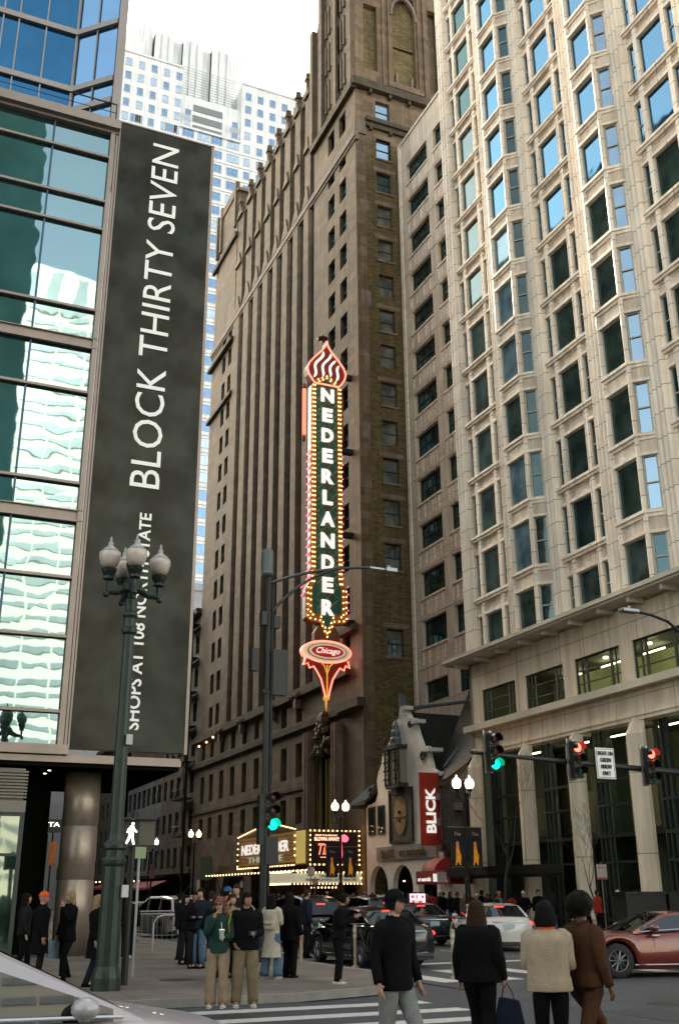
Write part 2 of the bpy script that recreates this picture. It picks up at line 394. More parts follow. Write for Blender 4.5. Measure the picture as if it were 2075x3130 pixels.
T = thing('terracotta_office_tower', 'cream terracotta office tower with stacked bay windows filling the right of the view', 'building', (-38, 30, 0))
OFF[T.name] = Vector((-38, 30, 0))
F = Fac('S', 30.0)
COLS = [(-49.45, -45.8, 'f'), (-45.1, -41.65, 'b'), (-40.8, -37.2, 'f'), (-36.3, -32.95, 'b'), (-32.0, -28.4, 'f'), (-27.6, -24.3, 'b')]
P, S0, NF, TOP = 3.68, 17.6, 14, 66.4
def sill(k): return S0+P*k
core = MB()
core.box(-50.4, -23, 30.75, 62, 14.0, TOP)
core.build('rear_wall', M_tcb, T)
pl = [(-50.55, -49.45), (-45.8, -45.1), (-41.65, -40.8), (-37.2, -36.3), (-32.95, -32.0), (-28.4, -27.6), (-24.3, -22.8)]
for x0, x1 in pl:
    b = MB(); n = 3; wd = (x1-x0)/n
    F.box(b, x0, x1, 14.35, TOP, -.75, .02)
    for i in range(n):      # rounded shafts
        c = x0+wd*(i+.5); b.prism([(c+cos(t)*wd*.46, 29.985-sin(t)*.16) for t in [pi*j/8 for j in range(9)]], 14.35, TOP)
    b.build('pilaster', M_tc, T)
b = MB(); F.box(b, -50.6, -22.8, TOP-.9, TOP+1.2, -.7, .4); F.box(b, -50.8, -22.8, TOP+1.2, TOP+1.6, -.8, .7); b.build('parapet', M_tc, T)
def seg_box(b, p0, p1, z0, z1, d0, d1, m=None):
    p0 = Vector((*p0, 0)); p1 = Vector((*p1, 0)); e = (p1-p0).normalized(); q = Vector((e.y, -e.x, 0))
    P4 = [p0+q*d0, p1+q*d0, p1+q*d1, p0+q*d1]; b.prism([(p.x, p.y) for p in P4], z0, z1, 'z', m)
def lerp(a, c, t): return (a[0]+(c[0]-a[0])*t, a[1]+(c[1]-a[1])*t)
wid = 0
for ci, (xl, xr, kind) in enumerate(COLS):
    fr = MB(); sp = MB()
    if kind == 'f':
        m1, m2 = xl+.78, xr-.78
        for mxx in (m1, m2):
            F.box(fr, mxx-.14, mxx+.14, 14.3, TOP-1, -.6, -.03)
        F.box(fr, xl, xl+.16, 14.3, TOP-1, -.6, -.08); F.box(fr, xr-.16, xr, 14.3, TOP-1, -.6, -.08)
    else:
        D = .62; pr = .78
        A = [(xl+.02, 30.02), (xl+pr, 30-D), (xr-pr, 30-D), (xr-.02, 30.02)]
        def poly(off): 
            return [(xl-.0-off*.1, 30.2), (xl+.02-off*.1, 30.02-off*.2), (xl+pr-off*.45, 30-D-off), (xr-pr+off*.45, 30-D-off), (xr-.02+off*.1, 30.02-off*.2), (xr+off*.1, 30.2)]
        for c in (A[1], A[2]): fr.prism([(c[0]+.13*cos(t), c[1]+.13*sin(t)+.05) for t in [2*pi*j/8 for j in range(8)]], 14.35, TOP-1)
        seg_box(fr, A[0], lerp(A[0], A[1], .16), 14.35, TOP-1, -.3, -.03); seg_box(fr, lerp(A[2], A[3], .84), A[3], 14.35, TOP-1, -.3, -.03)
        seg_box(fr, lerp(A[2], A[3], .04), lerp(A[2], A[3], .16), 14.35, TOP-1, -.3, -.04)
    for k in range(-1, NF):
        z0 = sill(k); z1 = z0+2.62; zn = z0+P
        if k < 0: z0 = 14.36
        if zn > TOP: break
        if kind == 'f':
            F.box(sp, xl+.16, xr-.16, z1, zn-.02, -.7, -.16)
            F.box(fr, xl, xr, zn-.15, zn, -.3, .10+.001*ci); F.box(fr, xl+.03, xr-.03, zn-.3, zn-.15, -.33, .03)
            for a, c in ((xl+.16, m1-.14), (m1+.14, m2-.14), (m2+.14, xr-.16)):
                F.box(fr, a, c, z1-.02, z1+.15, -.34, -.02); F.box(fr, a, c, zn-.42, zn-.36, -.33, -.11)
        else:
            sp.prism(poly(-.03), z1, zn-.02)
            fr.prism(poly(.14), zn-.15, zn); fr.prism(poly(.05), zn-.32, zn-.15); fr.prism(poly(.08), z1-.02, z1+.13)
        # the window of this storey
        w_ = MB(); g = MB(); rr = random.random()
        hi = k+(.9*(ci == 3))-.6*(ci == 0)
        if kind == 'f':
            for q, (a, c, vb) in enumerate(((xl+.16, m1-.14, 1), (m1+.14, m2-.14, 0), (m2+.14, xr-.16, 1))):
                for (u0, u1, v0, v1) in ((a, a+.06, z0, z1), (c-.06, c, z0, z1), (a+.06, c-.06, z0, z0+.07), (a+.06, c-.06, z1-.07, z1)):
                    F.box(w_, u0, u1, v0, v1, -.28, -.15)
                if vb: F.box(w_, a+.06, c-.06, (z0+z1)/2-.03, (z0+z1)/2+.03, -.26, -.17)
                F.quad(g, a+.05, c-.05, z0+.05, z1-.05, -.22)
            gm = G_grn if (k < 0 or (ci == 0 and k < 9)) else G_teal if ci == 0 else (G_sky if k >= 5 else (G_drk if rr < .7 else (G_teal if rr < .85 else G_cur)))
            wo = w_.build('window', M_wfr, T); g.build('pane', gm, wo)
        else:
            g2 = MB()
            for q in range(3):
                p0, p1 = lerp(A[q], A[q+1], (.16, .045, .16)[q]), lerp(A[q], A[q+1], (.955, .955, .84)[q])
                for t0, t1 in ((0, .07/.6 if q != 1 else .05), (1-(.07/.6 if q != 1 else .05), 1)):
                    seg_box(w_, lerp(p0, p1, t0), lerp(p0, p1, t1), z0, z1, -.22, -.08)
                seg_box(w_, p0, p1, z0, z0+.08, -.23, -.09); seg_box(w_, p0, p1, z1-.08, z1, -.23, -.09)
                if q != 1: seg_box(w_, p0, p1, (z0+z1)/2-.03, (z0+z1)/2+.03, -.21, -.08)
                e = Vector((p1[0]-p0[0], p1[1]-p0[1], 0)).normalized(); nq = Vector((e.y, -e.x, 0))*-.15
                (g2 if q == 2 else g).quad((p0[0]+nq.x, p0[1]+nq.y, z0+.02), (p1[0]+nq.x, p1[1]+nq.y, z0+.02), (p1[0]+nq.x, p1[1]+nq.y, z1-.02), (p0[0]+nq.x, p0[1]+nq.y, z1-.02))
            gm = (G_grn if k < 0 else (G_sky if (k >= 6 or (ci == 3 and k >= 5)) else (G_refl if ci == 1 and k != 2 else G_drk)))
            wo = w_.build('window', M_wfr, T); g.build('pane', gm, wo)
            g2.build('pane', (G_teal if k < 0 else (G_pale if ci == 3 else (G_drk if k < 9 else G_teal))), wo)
    fr.build('bay_frame', M_tc, T); each(sp, 'spandrel', M_tcf, T)
# canopy ledge above the base
b = MB(); b.prism([(-51.7, 28.9), (-22.8, 28.9), (-22.8, 30.5), (-51.7, 30.5)], 14.16, 14.36); b.prism([(-51.6, 29.0), (-22.8, 29.0), (-22.8, 30.5), (-51.6, 30.5)], 14.04, 14.16)
for k in range(13): 
    x = -50.6+k*2.2; b.box(x-.09, x+.09, 29.15, 29.98, 13.8, 14.04)
b.build('canopy_ledge', mat('ledge_stone', (.50, .45, .35), .8, 0, .2), T)
WB = [(-49.25, -45.9), (-44.93, -41.57), (-40.62, -37.2), (-36.28, -32.9), (-31.95, -28.6), (-27.6, -24.3)]
b = MB(); F.wall(b, -50.5, -22.8, 9.0, 13.9, [(a, c, 10.5, 12.36) for a, c in WB], .2, d=-.02); b.build('base_wall', M_tcb, T)
b = MB(); b.prism([(-50.7, 29.55), (-22.8, 29.55), (-22.8, 29.99), (-50.7, 29.99)], 10.16, 10.5); b.build('string_course', MT['ledge_stone'], T)
b = MB()
for d, z0, z1 in ((.10, 9.02, 9.14), (.03, 9.14, 9.3), (.05, 8.84, 9.02)): F.box(b, -50.6, -22.8, z0, z1, -.5, d)
b.build('lintel_moulding', M_tcb, T)
G_shop = glass('shop_glass', (.62, .74, .66), (.7, .9, .95), .13, transp=1)
G_shop2 = glass('upper_shop_glass', (.7, .78, .68), (.7, .9, .95), .07, transp=1)
for a, c in WB:     # first-floor windows over the shop
    w_ = MB(); g = MB()
    for (u0, u1, v0, v1) in ((a, a+.07, 10.5, 12.36), (c-.07, c, 10.5, 12.36), (a, c, 10.5, 10.58), (a, c, 12.28, 12.36)): F.box(w_, u0, u1, v0, v1, -.2, -.1)
    for t, wv in ((.13, .05), (.22, .12), (.76, .14), (.87, .05)): F.box(w_, a+(c-a)*t, a+(c-a)*t+wv, 10.58, 12.28, -.19, -.11)
    for z in (11.1, 11.7): F.box(w_, a+.07, c-.07, z, z+.05, -.18, -.12)
    F.quad(g, a, c, 10.5, 12.36, -.15); wo = w_.build('window', M_bronze, T); g.build('pane', G_shop2, wo)
PX = [-50.2, -45.28, -41.02, -36.58, -32.3, -28.0, -23.8]
for x in PX:        # prow-fronted pilasters of the shop storey
    b = MB(); wv = .54; pr = [(x-wv, 30.05), (x-wv, 29.9), (x-.12, 29.5), (x+.12, 29.5), (x+wv, 29.9), (x+wv, 30.05)]
    b.prism(pr, .14, 8.25)
    n = len(pr); tp = [(x-wv, 30.05, 8.84), (x-wv, 29.95, 8.3), (x-.02, 29.9, 8.98), (x+.02, 29.9, 8.98), (x+wv, 29.95, 8.3), (x+wv, 30.05, 8.84)]
    b.add([(p[0], p[1], 8.25) for p in pr]+tp, [(i, (i+1) % n, (i+1) % n+n, i+n) for i in range(n)]+[tuple(range(n, 2*n))])
    b.box(x-wv-.06, x+wv+.06, 29.42, 30.05, .135, .7)
    b.build('shop_pilaster', M_tcb, T)
for i in range(6):  # tall shop windows
    a, c = PX[i]+.55, PX[i+1]-.55; w_ = MB(); g = MB(); y = .5
    for u in (a, a+.32, a+.62, c-.6, c-.14): F.box(w_, u, u+(.14 if u in (a+.62, c-.6) else .07), .14, 8.84, -.72, -.52)
    for z, h in ((6.55, .12), (5.45, .1), (4.1, .16), (3.0, .1), (.6, .1)): F.box(w_, a+.07, c-.07, z, z+h, -.7, -.5)
    F.quad(g, a, c, .14, 8.9, -.6); wo = w_.build('shop_window', M_bronze, T); g.build('pane', G_shop, wo)
M_int = mat('interior_green_wall', (.42, .46, .25), .9, 0, .3, .5); M_intd = mat('interior_floor', (.25, .27, .2), .9, 0, .2, .7)
b = MB(); b.box(-50.3, -22.9, 35.5, 35.6, .1, 13.8, 0); 
for z in (9.2, 13.3): b.box(-50.3, -22.9, 30.75, 35.5, z, z+.2, 1)
b.box(-50.3, -22.9, 31.6, 35.5, 4.2, 4.4, 1); b.box(-50.5, -50.3, 30.0, 62, .1, 14.0, 1)
for k in range(9): b.box(-49.5+k*3.1, -48.6+k*3.1, 33.2, 34, .1, 9.1, 1)
for k in range(7): b.box(-48.2+k*3.9, -46.4+k*3.9, 32.4, 32.5, 4.6, 6.5, 2)
b.build('interior', [M_int, M_intd, mat('interior_blind', (.35, .33, .2), .9, 0, .2)], T)
M_tube = mat('office_tube_light', (1, .85, .6), .5, 0, 0, emit=3.5)
b = MB()
for k in range(8):
    x = -47.5+k*3.4; z = 12.98; b.box(x, x+1.5, 32.0, 32.06, z, z+.05); b.box(x+1.9, x+2.1, 33.0, 33.15, z, z+.08); b.box(x, x+1.6, 34.3, 34.36, z, z+.05)
    b.box(x+.3, x+1.9, 31.6, 31.66, 8.7, 8.75); b.box(x+.8, x+1.5, 33.8, 33.86, 8.7, 8.75)
each(b, 'ceiling_light', M_tube, T)
b = MB(); b.box(-50.3, -42.0, 27.9, 29.4, 2.62, 3.02); b.box(-50.2, -42.1, 28.0, 29.4, 2.5, 2.62); b.build('entrance_canopy', M_black, T)
text("'ELLO", (-48.05, 29.9+.55, sill(0)+.75), (1, 0, 0), (0, 0, 1), 1.0, .38, mat('faded_letters', (.45, .5, .48), .7, 0, 0), T, 'window_lettering')
bb = MB(); bb.ball((-35.0, 29.9, sill(2)+1.2), .07, 8); bb.build('hanging_lamp', M_bulb, T)

# ================================================================ BEIGE ANNEX
A_ = thing('beige_annex_building', 'narrow beige annex rising behind the white gabled shop, with dark three-part windows', 'building', (-60, 34, 0))
M_ann = blockmat('annex_terracotta', (.68, .59, .48), 2.4, 3.5, .02, (.28, .23, .19), .05, .7, 0, scale=.5)
F2 = Fac('S', 34.0); hp = [(59.7-3.67*k) for k in range(13)]
heads = [59.7-3.61*k for k in range(12)]
holes = []
for k, h in enumerate(heads):
    holes.append((-63.35, -59.85, h-1.72-.25, h)); holes.append((-58.75, -56.6, h-1.9-.05, h+.03)); holes.append((-55.6, -52.1, h-1.95, h))
holes.append((-63.35, -60.0, 14.1, 15.6)); holes.append((-58.75, -56.6, 14.1, 15.9))
b = MB(); F2.wall(b, -64.75, -50.5, 8, 62.4, holes, .35); b.box(-64.75, -50.5, 34.45, 60, 8, 62.3)
b.build('wall', M_ann, A_)
b = MB()
for h in heads:
    for a, c in ((-63.35, -59.85), (-58.75, -56.6)):
        F2.box(b, a-.1, c+.1, h-2.12, h-1.98, 0, .09)
        for t in (0, .28, .62, .9): F2.box(b, a+(c-a)*t, a+(c-a)*t+.12, h-3.2, h-2.3, 0, .05)
    F2.box(b, -64.75, -50.6, h-3.4, h-3.34, 0, .04)
F2.box(b, -64.75, -50.6, 62.4, 62.6, -.3, .12); F2.box(b, -64.75, -64.35, 8, 62.4, 0, .1)
b.build('trim', M_tc, A_)
for k, h in enumerate(heads):
    sash(F2, [(-63.35, -59.85, h-1.97, h)], A_, M_bronze, [G_drk, G_drk, G_teal], -.3, vert=3, bars=1)
    sash(F2, [(-58.75, -56.6, h-1.95, h+.03)], A_, M_bronze, [G_drk], -.3, vert=1)
    if k < 4: sash(F2, [(-55.6, -52.1, h-1.95, h)], A_, M_bronze, [G_drk], -.3, vert=3)
sash(F2, [(-63.35, -60.0, 14.1, 15.6), (-58.75, -56.6, 14.1, 15.9)], A_, M_bronze, [G_drk], -.3)

# ================================================================ THEATRE TOWER
N_ = thing('brown_theatre_tower', 'tall brown stone and brick theatre tower with ribbed front behind the big vertical sign', 'building', (-85, 31, 0))
M_st = blockmat('brown_stone', (.225, .178, .122), 1.1, .62, .012, (.13, .105, .075), .16, .8, scale=.35, patch=(.72, .72, .74), warm=(1.2, 1.12, 1.05))
M_q = blockmat('corner_stone', (.27, .195, .13), .9, .62, .012, (.17, .12, .09), .22, .8, scale=.4)
M_brk = blockmat('ochre_brick', (.215, .17, .085), .42, .14, .012, (.12, .09, .05), .3, .85, scale=.3, patch=(.78, .76, .74), warm=(1.2, 1.15, 1.08))
M_stl = blockmat('pale_stone_trim', (.33, .26, .21), 1.2, .8, .012, None, .15, .8, scale=.8)
M_sdk = blockmat('sooty_stone', (.13, .11, .08), 1.1, .6, .012, None, .15, .85, scale=.5)
M_fdark = mat('dark_green_window_frame', (.05, .06, .055), .6, 0, .1)
FN = Fac('S', 30.0); FE = Fac('E', -65.0)
WPX = [(-70.95, -69.5), (-68.4, -67.0), (-102.5, -101.3), (-100.3, -99.1)]
hd = [63.45-3.36*k for k in range(14)]
holes = [(a, c, h-2.05, h) for (a, c) in WPX for h in hd if h > 19]
lowx = [-104.6, -101.6, -98.2, -94.8, -91.4, -88, -84.6, -81.2, -77.8]
low = [(x, x+1.25, 14.65, 16.4) for x in lowx]+[(x, x+1.3, 10.4, 13.0) for x in lowx]+[(x, x+1.3, 6.9, 8.9) for x in lowx]
b = MB()
FN.wall(b, -106.9, -98.3, 17.2, 63, holes, .35); FN.wall(b, -74.3, -64.9, 17.2, 68, [h for h in holes if h[0] > -74]+[(-70.95, -69.5, 65.0, 67.2), (-68.4, -67.0, 65.0, 67.2)], .35)
FN.wall(b, -106.9, -64.9, 5.5, 17.2, low+[(-73.2, -69.6, .1, 12.6)], .45)
FN.wall(b, -106.9, -64.9, .13, 5.5, [(-104, -98, .13, 3.3), (-96, -90, .13, 3.3), (-88, -72, .13, 3.4), (-72, -66.5, .13, 3.4)], .5)
b.box(-106.9, -65.8, 31.0, 44, .1, 76); b.build('stone_wall', M_st, N_)
DS = [-95.5, -92.2, -89.2, -86.1, -83.3, -80.3, -77.5, -74.75]    # dark window strips between the piers
ed = [-98.3]+DS
for i in range(8):
    b = MB(); x0 = ed[i]+(.62 if i else 0); x1 = DS[i]-.42
    xm = (x0+x1)/2; hw = (x1-x0)/2
    b.prism([(x0, 31), (x0, 30.1), (x0+.25, 29.85), (x1-.25, 29.85), (x1, 30.1), (x1, 31)], 17.2, 62.6)
    b.prism([(x0+.12, 31), (x0+.12, 30.0), (x1-.12, 30.0), (x1-.12, 31)], 62.6, 76.2)
    # gabled caps and finials on the pier
    for zc, s_ in ((63.2, 1.0), (69.5, .8), (76.2, .8)):
        b.add([(xm-hw*s_, 29.75, zc), (xm+hw*s_, 29.75, zc), (xm+hw*s_, 30.6, zc), (xm-hw*s_, 30.6, zc), (xm, 29.9, zc+2.3*s_), (xm, 30.6, zc+2.3*s_)],
              [(0, 1, 4), (1, 2, 5, 4), (2, 3, 5), (3, 0, 4, 5), (0, 3, 2, 1)])
    b.box(xm-.16, xm+.16, 29.8, 30.3, 76.2, 79.1); b.box(xm-.3, xm+.3, 29.7, 30.4, 78.2, 78.5)
    b.build('pier', M_st, N_)
    st = MB(); u0, u1 = DS[i]-.42, DS[i]+.62; fr = MB()
    for k, h in enumerate(hd[:-1]+[66.8, 70.2, 73.6]):
        FN.box(st, u0, u1, h, h+1.3, -.75, -.45); FN.box(st, u0, u1, h+.02, h+.2, -.45, -.3)
        fr.quad(*[FN.pt(u, z, -.6) for u, z in ((u0, h-2.06), (u1, h-2.06), (u1, h), (u0, h))])
        FN.box(st, u0, u1, h-1.08, h-1.0, -.6, -.52)
    FN.box(st, u0, u1, 76.2, 77.6, -.9, -.1)
    so_ = st.build('window_strip', M_sdk, N_); fr.build('pane', G_drk, so_)
b = MB()   # belt courses
FN.box(b, -107.1, -64.7, 62.6, 63.2, -.2, .22); FN.box(b, -107.1, -64.7, 62.3, 62.6, -.2, .1)
b.build('belt_course', M_stl, N_)
b = MB(); FN.box(b, -107.2, -66.9, 16.55, 17.2, -.1, .42); FN.box(b, -107.2, -66.9, 13.95, 14.4, -.1, .3); FN.box(b, -68.6, -64.75, 14.0, 14.6, -.1, .55)
FN.box(b, -107.1, -74.4, 9.4, 9.6, 0, .12); FN.box(b, -107.2, -98, 60.4, 60.8, 0, .5); FN.box(b, -107.2, -98, 53.6, 54, 0, .4)
FN.box(b, -107.2, -98, 74.2, 74.8, 0, .4); FN.box(b, -74.4, -64.8, 67.9, 68.6, -.1, .45); FN.box(b, -68.6, -65.6, 19.6, 20.0, 0, .4)
each(b, 'stone_ledge', M_sdk, N_)
b = MB()   # corbel beads under the upper belt
for x in (-98.5, -92, -84, -78): 
    for j in range(5): b.ball((x+j*.45, 29.55, 16.75-.1*(j % 2)), .22, 6)
    b.box(x+.8, x+1.3, 29.5, 30, 15.7, 16.4)
each(b, 'corbel', M_stl, N_)
b = MB()   # crowns: left pavilion, right pavilion, parapet
b.box(-106.9, -105.2, 30.1, 33, 63, 78.5); b.box(-105.2, -98.3, 29.95, 36, 63, 80.8); b.box(-98.3, -94.5, 30.6, 36, 63, 75)
b.prism([(-105.5, 80.8), (-98.0, 80.8), (-99, 82.0), (-104.4, 82.0)], 29.8, 36, 'y')
for x in (-106.2, -104.6, -98.9): b.box(x-.25, x+.25, 29.7, 30.2, 76, 83-abs(x+102)*.2)
b.box(-97.5, -74.4, 30.5, 40, 74, 77.4)
for k in range(18): b.box(-97.2+k*1.28, -96.6+k*1.28, 30.2, 30.8, 77.4, 78.1)
b.box(-74.4, -71.9, 30.03, 43, 63.2, 81.2); b.box(-71.9, -65.7, 30.0, 46, 68.6, 96)
b.prism([(-74.4, 81.2), (-71.9, 81.2), (-71.9, 86)], 30.0, 43, 'y')
for x, h in ((-74.2, 82.5), (-71.9, 88), (-68.5, 97), (-65.2, 97)): b.box(x-.35, x+.35, 29.55, 30.3, 68.6, h)
for k in range(8):
    for zz in (70, 74.5, 79): b.box(-71.2+k*.7, -70.95+k*.7, 29.8, 30.0, zz, zz+3.4)
b.build('crown', M_st, N_)
# east side: quoins, brick, niche with an arch
b = MB(); FE.wall(b, 30.0, 30.95, .2, 68, [], .1); b.build('corner_quoins', M_q, N_)
ew = [(32.0, 33.35, h-2.05, h) for h in (67.3, 63.2, 59.7, 56.3, 52.9, 49.5, 46.2, 43.0, 39.6, 36.3, 33.1, 29.7, 26.2, 19.7)]
b = MB(); FE.wall(b, 30.95, 46, .2, 62.9, ew, .3, d=-.03); b.build('brick_wall', M_brk, N_)
b = MB(); FE.wall(b, 30.95, 46, 62.9, 68.1, ew, .3, d=-.01)
FE.wall(b, 30.0, 46, 69.4, 96, [(30.95, 32.3, 70.6, 78.1), (33.9, 36.2, 69.8, 80.5), (37.6, 38.6, 70, 80)], .5, d=.02)
for y0, y1, z1 in ((30.0, 30.4, 90), (32.75, 33.0, 82), (33.35, 33.55, 83), (36.4, 36.6, 83), (37.0, 37.25, 82)): FE.box(b, y0, y1, 68.6, z1, 0, .2)
FE.box(b, 33.3, 36.8, 69.2, 69.8, 0, .3); b.build('upper_stone_wall', M_q, N_)
b = MB()
for z, d in ((68.1, .5), (68.6, .35), (64.6, .45), (64.1, .25)): FE.box(b, 29.6 if z > 68 else 30.95, 46, z, z+.45, -.3, d)
for k in range(6):
    FE.box(b, 31.3+k*1.9, 31.55+k*1.9, 67.7, 68.1, 0, .4); FE.box(b, 31.3+k*1.9, 31.55+k*1.9, 63.8, 64.1, 0, .3)
b.build('cornice', M_sdk, N_)
b = MB(); FE.box(b, 29.9, 31.0, 63.2, 64.6, -.1, .12)
for y, z, h, q in ((30.4, 55.5, 1.0, .8), (30.3, 51, .8, .5), (30.35, 46.2, 1.4, .9), (30.5, 30.4, .6, .5), (30.2, 34.5, 1.2, .7), (30.6, 40.9, .9, .4), (34.0, 66, .01, .01)): FE.quad(b, y, y+q, z, z+h, .006)
for h in (63.2, 59.7, 56.3, 52.9, 46.2, 39.6, 33.1, 29.7, 26.2, 19.7): FE.quad(b, 31.7, 33.8, h+.1, h+.45, .002); FE.box(b, 31.85, 33.5, h-2.2, h-2.05, -.1, .06)
each(b, 'pale_patch', M_stl, N_)
b = MB(); FE.box(b, 33.9, 36.2, 69.8, 74.3, -.55, -.4)
b.prism([(34.0+1.05+1.15*cos(t), 77.8+2.4*sin(t)) for t in [pi*j/10 for j in range(11)]]+[(33.9, 74.6), (36.2, 74.6)], -65.5, -65.42, 'x')
FE.box(b, 30.95, 32.3, 70.6, 78.1, -.55, -.42); b.build('niche', M_brk, N_)
b = MB()
for y in (34.2, 35.75): FE.box(b, y, y+.2, 69.8, 71.3, -.4, -.1)
for t in range(10):
    a0, a1 = pi*t/10, pi*(t+1)/10
    P4 = [(35.05+r*cos(a), 77.8+r*1.9*sin(a)) for r, a in ((1.18, a0), (1.18, a1), (1.4, a1), (1.4, a0))]; b.prism(P4, -65.1, -64.85, 'x')
each(b, 'arch_moulding', M_stl, N_)
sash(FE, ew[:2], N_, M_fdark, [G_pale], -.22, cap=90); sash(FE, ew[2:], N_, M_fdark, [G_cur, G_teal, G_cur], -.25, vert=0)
sash(FN, [h for h in holes if h[0] > -80], N_, M_fdark, [G_teal, G_drk, G_sky], -.28)
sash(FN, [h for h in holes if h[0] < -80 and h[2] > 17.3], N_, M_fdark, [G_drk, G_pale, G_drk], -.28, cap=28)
sash(FN, low, N_, M_fdark, [G_drk, G_teal], -.38, cap=27)
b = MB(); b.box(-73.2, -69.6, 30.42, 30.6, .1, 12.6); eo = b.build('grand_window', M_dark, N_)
b = MB()
for x in (-73.1, -72.0, -71.4, -70.8, -69.8): b.tube([(x, 30.2, 3.4), (x, 30.2, 11.2)], .09, 6)
b.build('mullion', mat('brass', (.5, .4, .12), .4, .6, .2), eo)
b = MB()   # carved hood over the grand window
for i in range(60):
    t = random.random(); x = -71.4+random.uniform(-1, 1)*(2.1-1.6*t); z = 11.3+t*3.0; b.ball((x, 29.75-random.random()*.3, z), random.uniform(.15, .38), 6, wr=.3)
b.build('carved_hood', mat('aged_bronze', (.10, .085, .05), .7, .2, .5, 3), N_)
b = MB()
for x0 in (-74.7, -69.4): FN.box(b, x0, x0+.9, .2, 13.4, -.1, .5); FN.box(b, x0+.1, x0+.3, .2, 13.4, .5, .6); FN.box(b, x0+.6, x0+.8, .2, 13.4, .5, .6)
b.build('flanking_pilaster', M_stl, N_)
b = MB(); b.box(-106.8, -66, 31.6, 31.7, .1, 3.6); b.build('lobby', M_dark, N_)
b = MB()
for x, z in ((-103.6, 16.0), (-98.8, 16.3), (-101, 16.1)): b.ball((x, 29.4, z), .1, 6)
each(b, 'wall_lamp', M_bulb, N_)
# ================================================================ WHITE GABLED SHOP
B_ = thing('gabled_art_shop', 'small white stepped-gable art shop with slate roof between the brown tower and the cream tower', 'building', (-58, 30, 0))
M_stu = mat('white_stucco', (.86, .80, .71), .85, 0, .12, .8, .3, 30)
M_sl = blockmat('slate', (.022, .028, .026), .3, .16, .012, (.02, .025, .025), .3, .6, scale=1)
M_scr = mat('dark_copper', (.06, .05, .04), .6, .3, .3, 2)
def arch(x0, x1, zt, zs):
    c = (x0+x1)/2; r = (x1-x0)/2
    return [(x0, .135)]+[(c-r*cos(pi*j/10), zs+(zt-zs)*sin(pi*j/10)) for j in range(11)]+[(x1, .135)]
op = [(-63.75, -61.1), (-60.45, -57.7), (-57.0, -54.75)]
pg = [(-64.15, .135)]
for a, c in op: pg += arch(a, c, 3.45, 2.1)
pg += [(-53.9, .135), (-53.9, 4.2), (-54.35, 4.6), (-54.45, 8.5), (-55.0, 8.72), (-55.3, 9.4), (-55.5, 10.1), (-56.2, 10.2), (-56.7, 11.0), (-57.1, 12.0), (-57.6, 12.05), (-58.0, 12.5), (-58.25, 12.95), (-58.85, 12.95),
       (-59.1, 12.3), (-59.6, 12.0), (-59.9, 11.3), (-60.6, 10.9), (-60.9, 10.4), (-61.5, 10.3), (-61.7, 9.7), (-62.2, 9.2), (-62.45, 8.7), (-62.3, 7.9), (-62.7, 7.4), (-63.3, 7.3), (-64.15, 7.25)]
b = MB(); b.prism(pg[::-1], 29.75, 30.1, 'y'); b.build('gable_wall', M_stu, B_)
b = MB(); 
for x, z, l in ((-58.25, 12.75, .9), (-57.0, 11.75, .7), (-55.5, 9.85, 1.0), (-54.5, 8.35, 1.1)): b.box(x-.1, x+.55, 29.6, 29.6+l, z-.12, z+.1)
each(b, 'kneeler', M_white, B_)
b = MB()
for (x, z, r, s_) in ((-63.1, 8.0, .42, -1), (-62.3, 10.0, .28, -1), (-55.85, 9.5, .3, 1), (-61.1, 11.0, .25, -1), (-59.2, 12.5, .22, -1), (-57.4, 11.6, .22, 1)):
    b.tube([(x+s_*r*(1-j/26)*cos(j*.42), 29.68, z+r*(1-j/26)*sin(j*.42)) for j in range(20)], [.09-.003*j for j in range(20)], 6)
each(b, 'scroll', M_scr, B_)
b = MB(); b.box(-58.7, -58.45, 29.6, 30, 12.95, 13.7); b.lathe([(.5, 0), (.5, .12), (.38, .2), (.4, .5), (.3, .62), (.32, .95), (.2, 1.1), (.2, 1.35), (.05, 1.7)], (-59.1, 29.55, 10.45), 10)
b.build('finial', mat('lead_grey', (.2, .24, .26), .5, .4, .2), B_)
b = MB(); b.prism([(-60.3, 29.75), (-60.05, 29.2), (-58.2, 29.2), (-57.95, 29.75)], 7.95, 8.2); b.prism([(-60.3, 29.75), (-60.05, 29.1), (-58.2, 29.1), (-57.95, 29.75)], 10.3, 10.5)
b.prism([(-59.7, 29.75), (-59.4, 29.3), (-58.8, 29.3), (-58.5, 29.75)], 7.5, 7.95)
oo = b.build('oriel', M_scr, B_)
b = MB(); b.prism([(-60.15, 29.75), (-59.95, 29.3), (-58.3, 29.3), (-58.1, 29.75)], 8.2, 10.3); b.build('oriel_panel', mat('cream_panel', (.45, .4, .3), .7), oo)
b = MB()
for x in (-60.05, -59.6, -58.65, -58.2):
    b.tube([(x, 29.22, 8.1), (x, 29.22, 10.35)], .07, 6)
    for j in range(8): b.ball((x+.1*(-1)**j, 29.2, 8.25+j*.26), .08, 6)
b.build('twisted_column', M_scr, oo)
b = MB(); b.box(-60.5, -57.35, 29.68, 29.78, 4.7, 7.9); fo = b.build('tile_panel', mat('dark_tile', (.10, .10, .07), .6, 0, .6, 3), B_)
b = MB(); 
for (a, c, z0, z1) in ((-60.5, -60.35, 4.7, 7.9), (-57.5, -57.35, 4.7, 7.9), (-60.35, -57.5, 4.7, 4.85), (-60.35, -57.5, 7.75, 7.9)): b.box(a, c, 29.6, 29.7, z0, z1)
b.build('panel_frame', M_scr, fo)
b = MB(); b.prism([(-58.92+.82*cos(t), 6.3+1.15*sin(t)) for t in [2*pi*j/28 for j in range(28)]], 29.62, 29.67, 'y'); b.build('medallion_rim', mat('pale_rim', (.4, .4, .33), .6), fo)
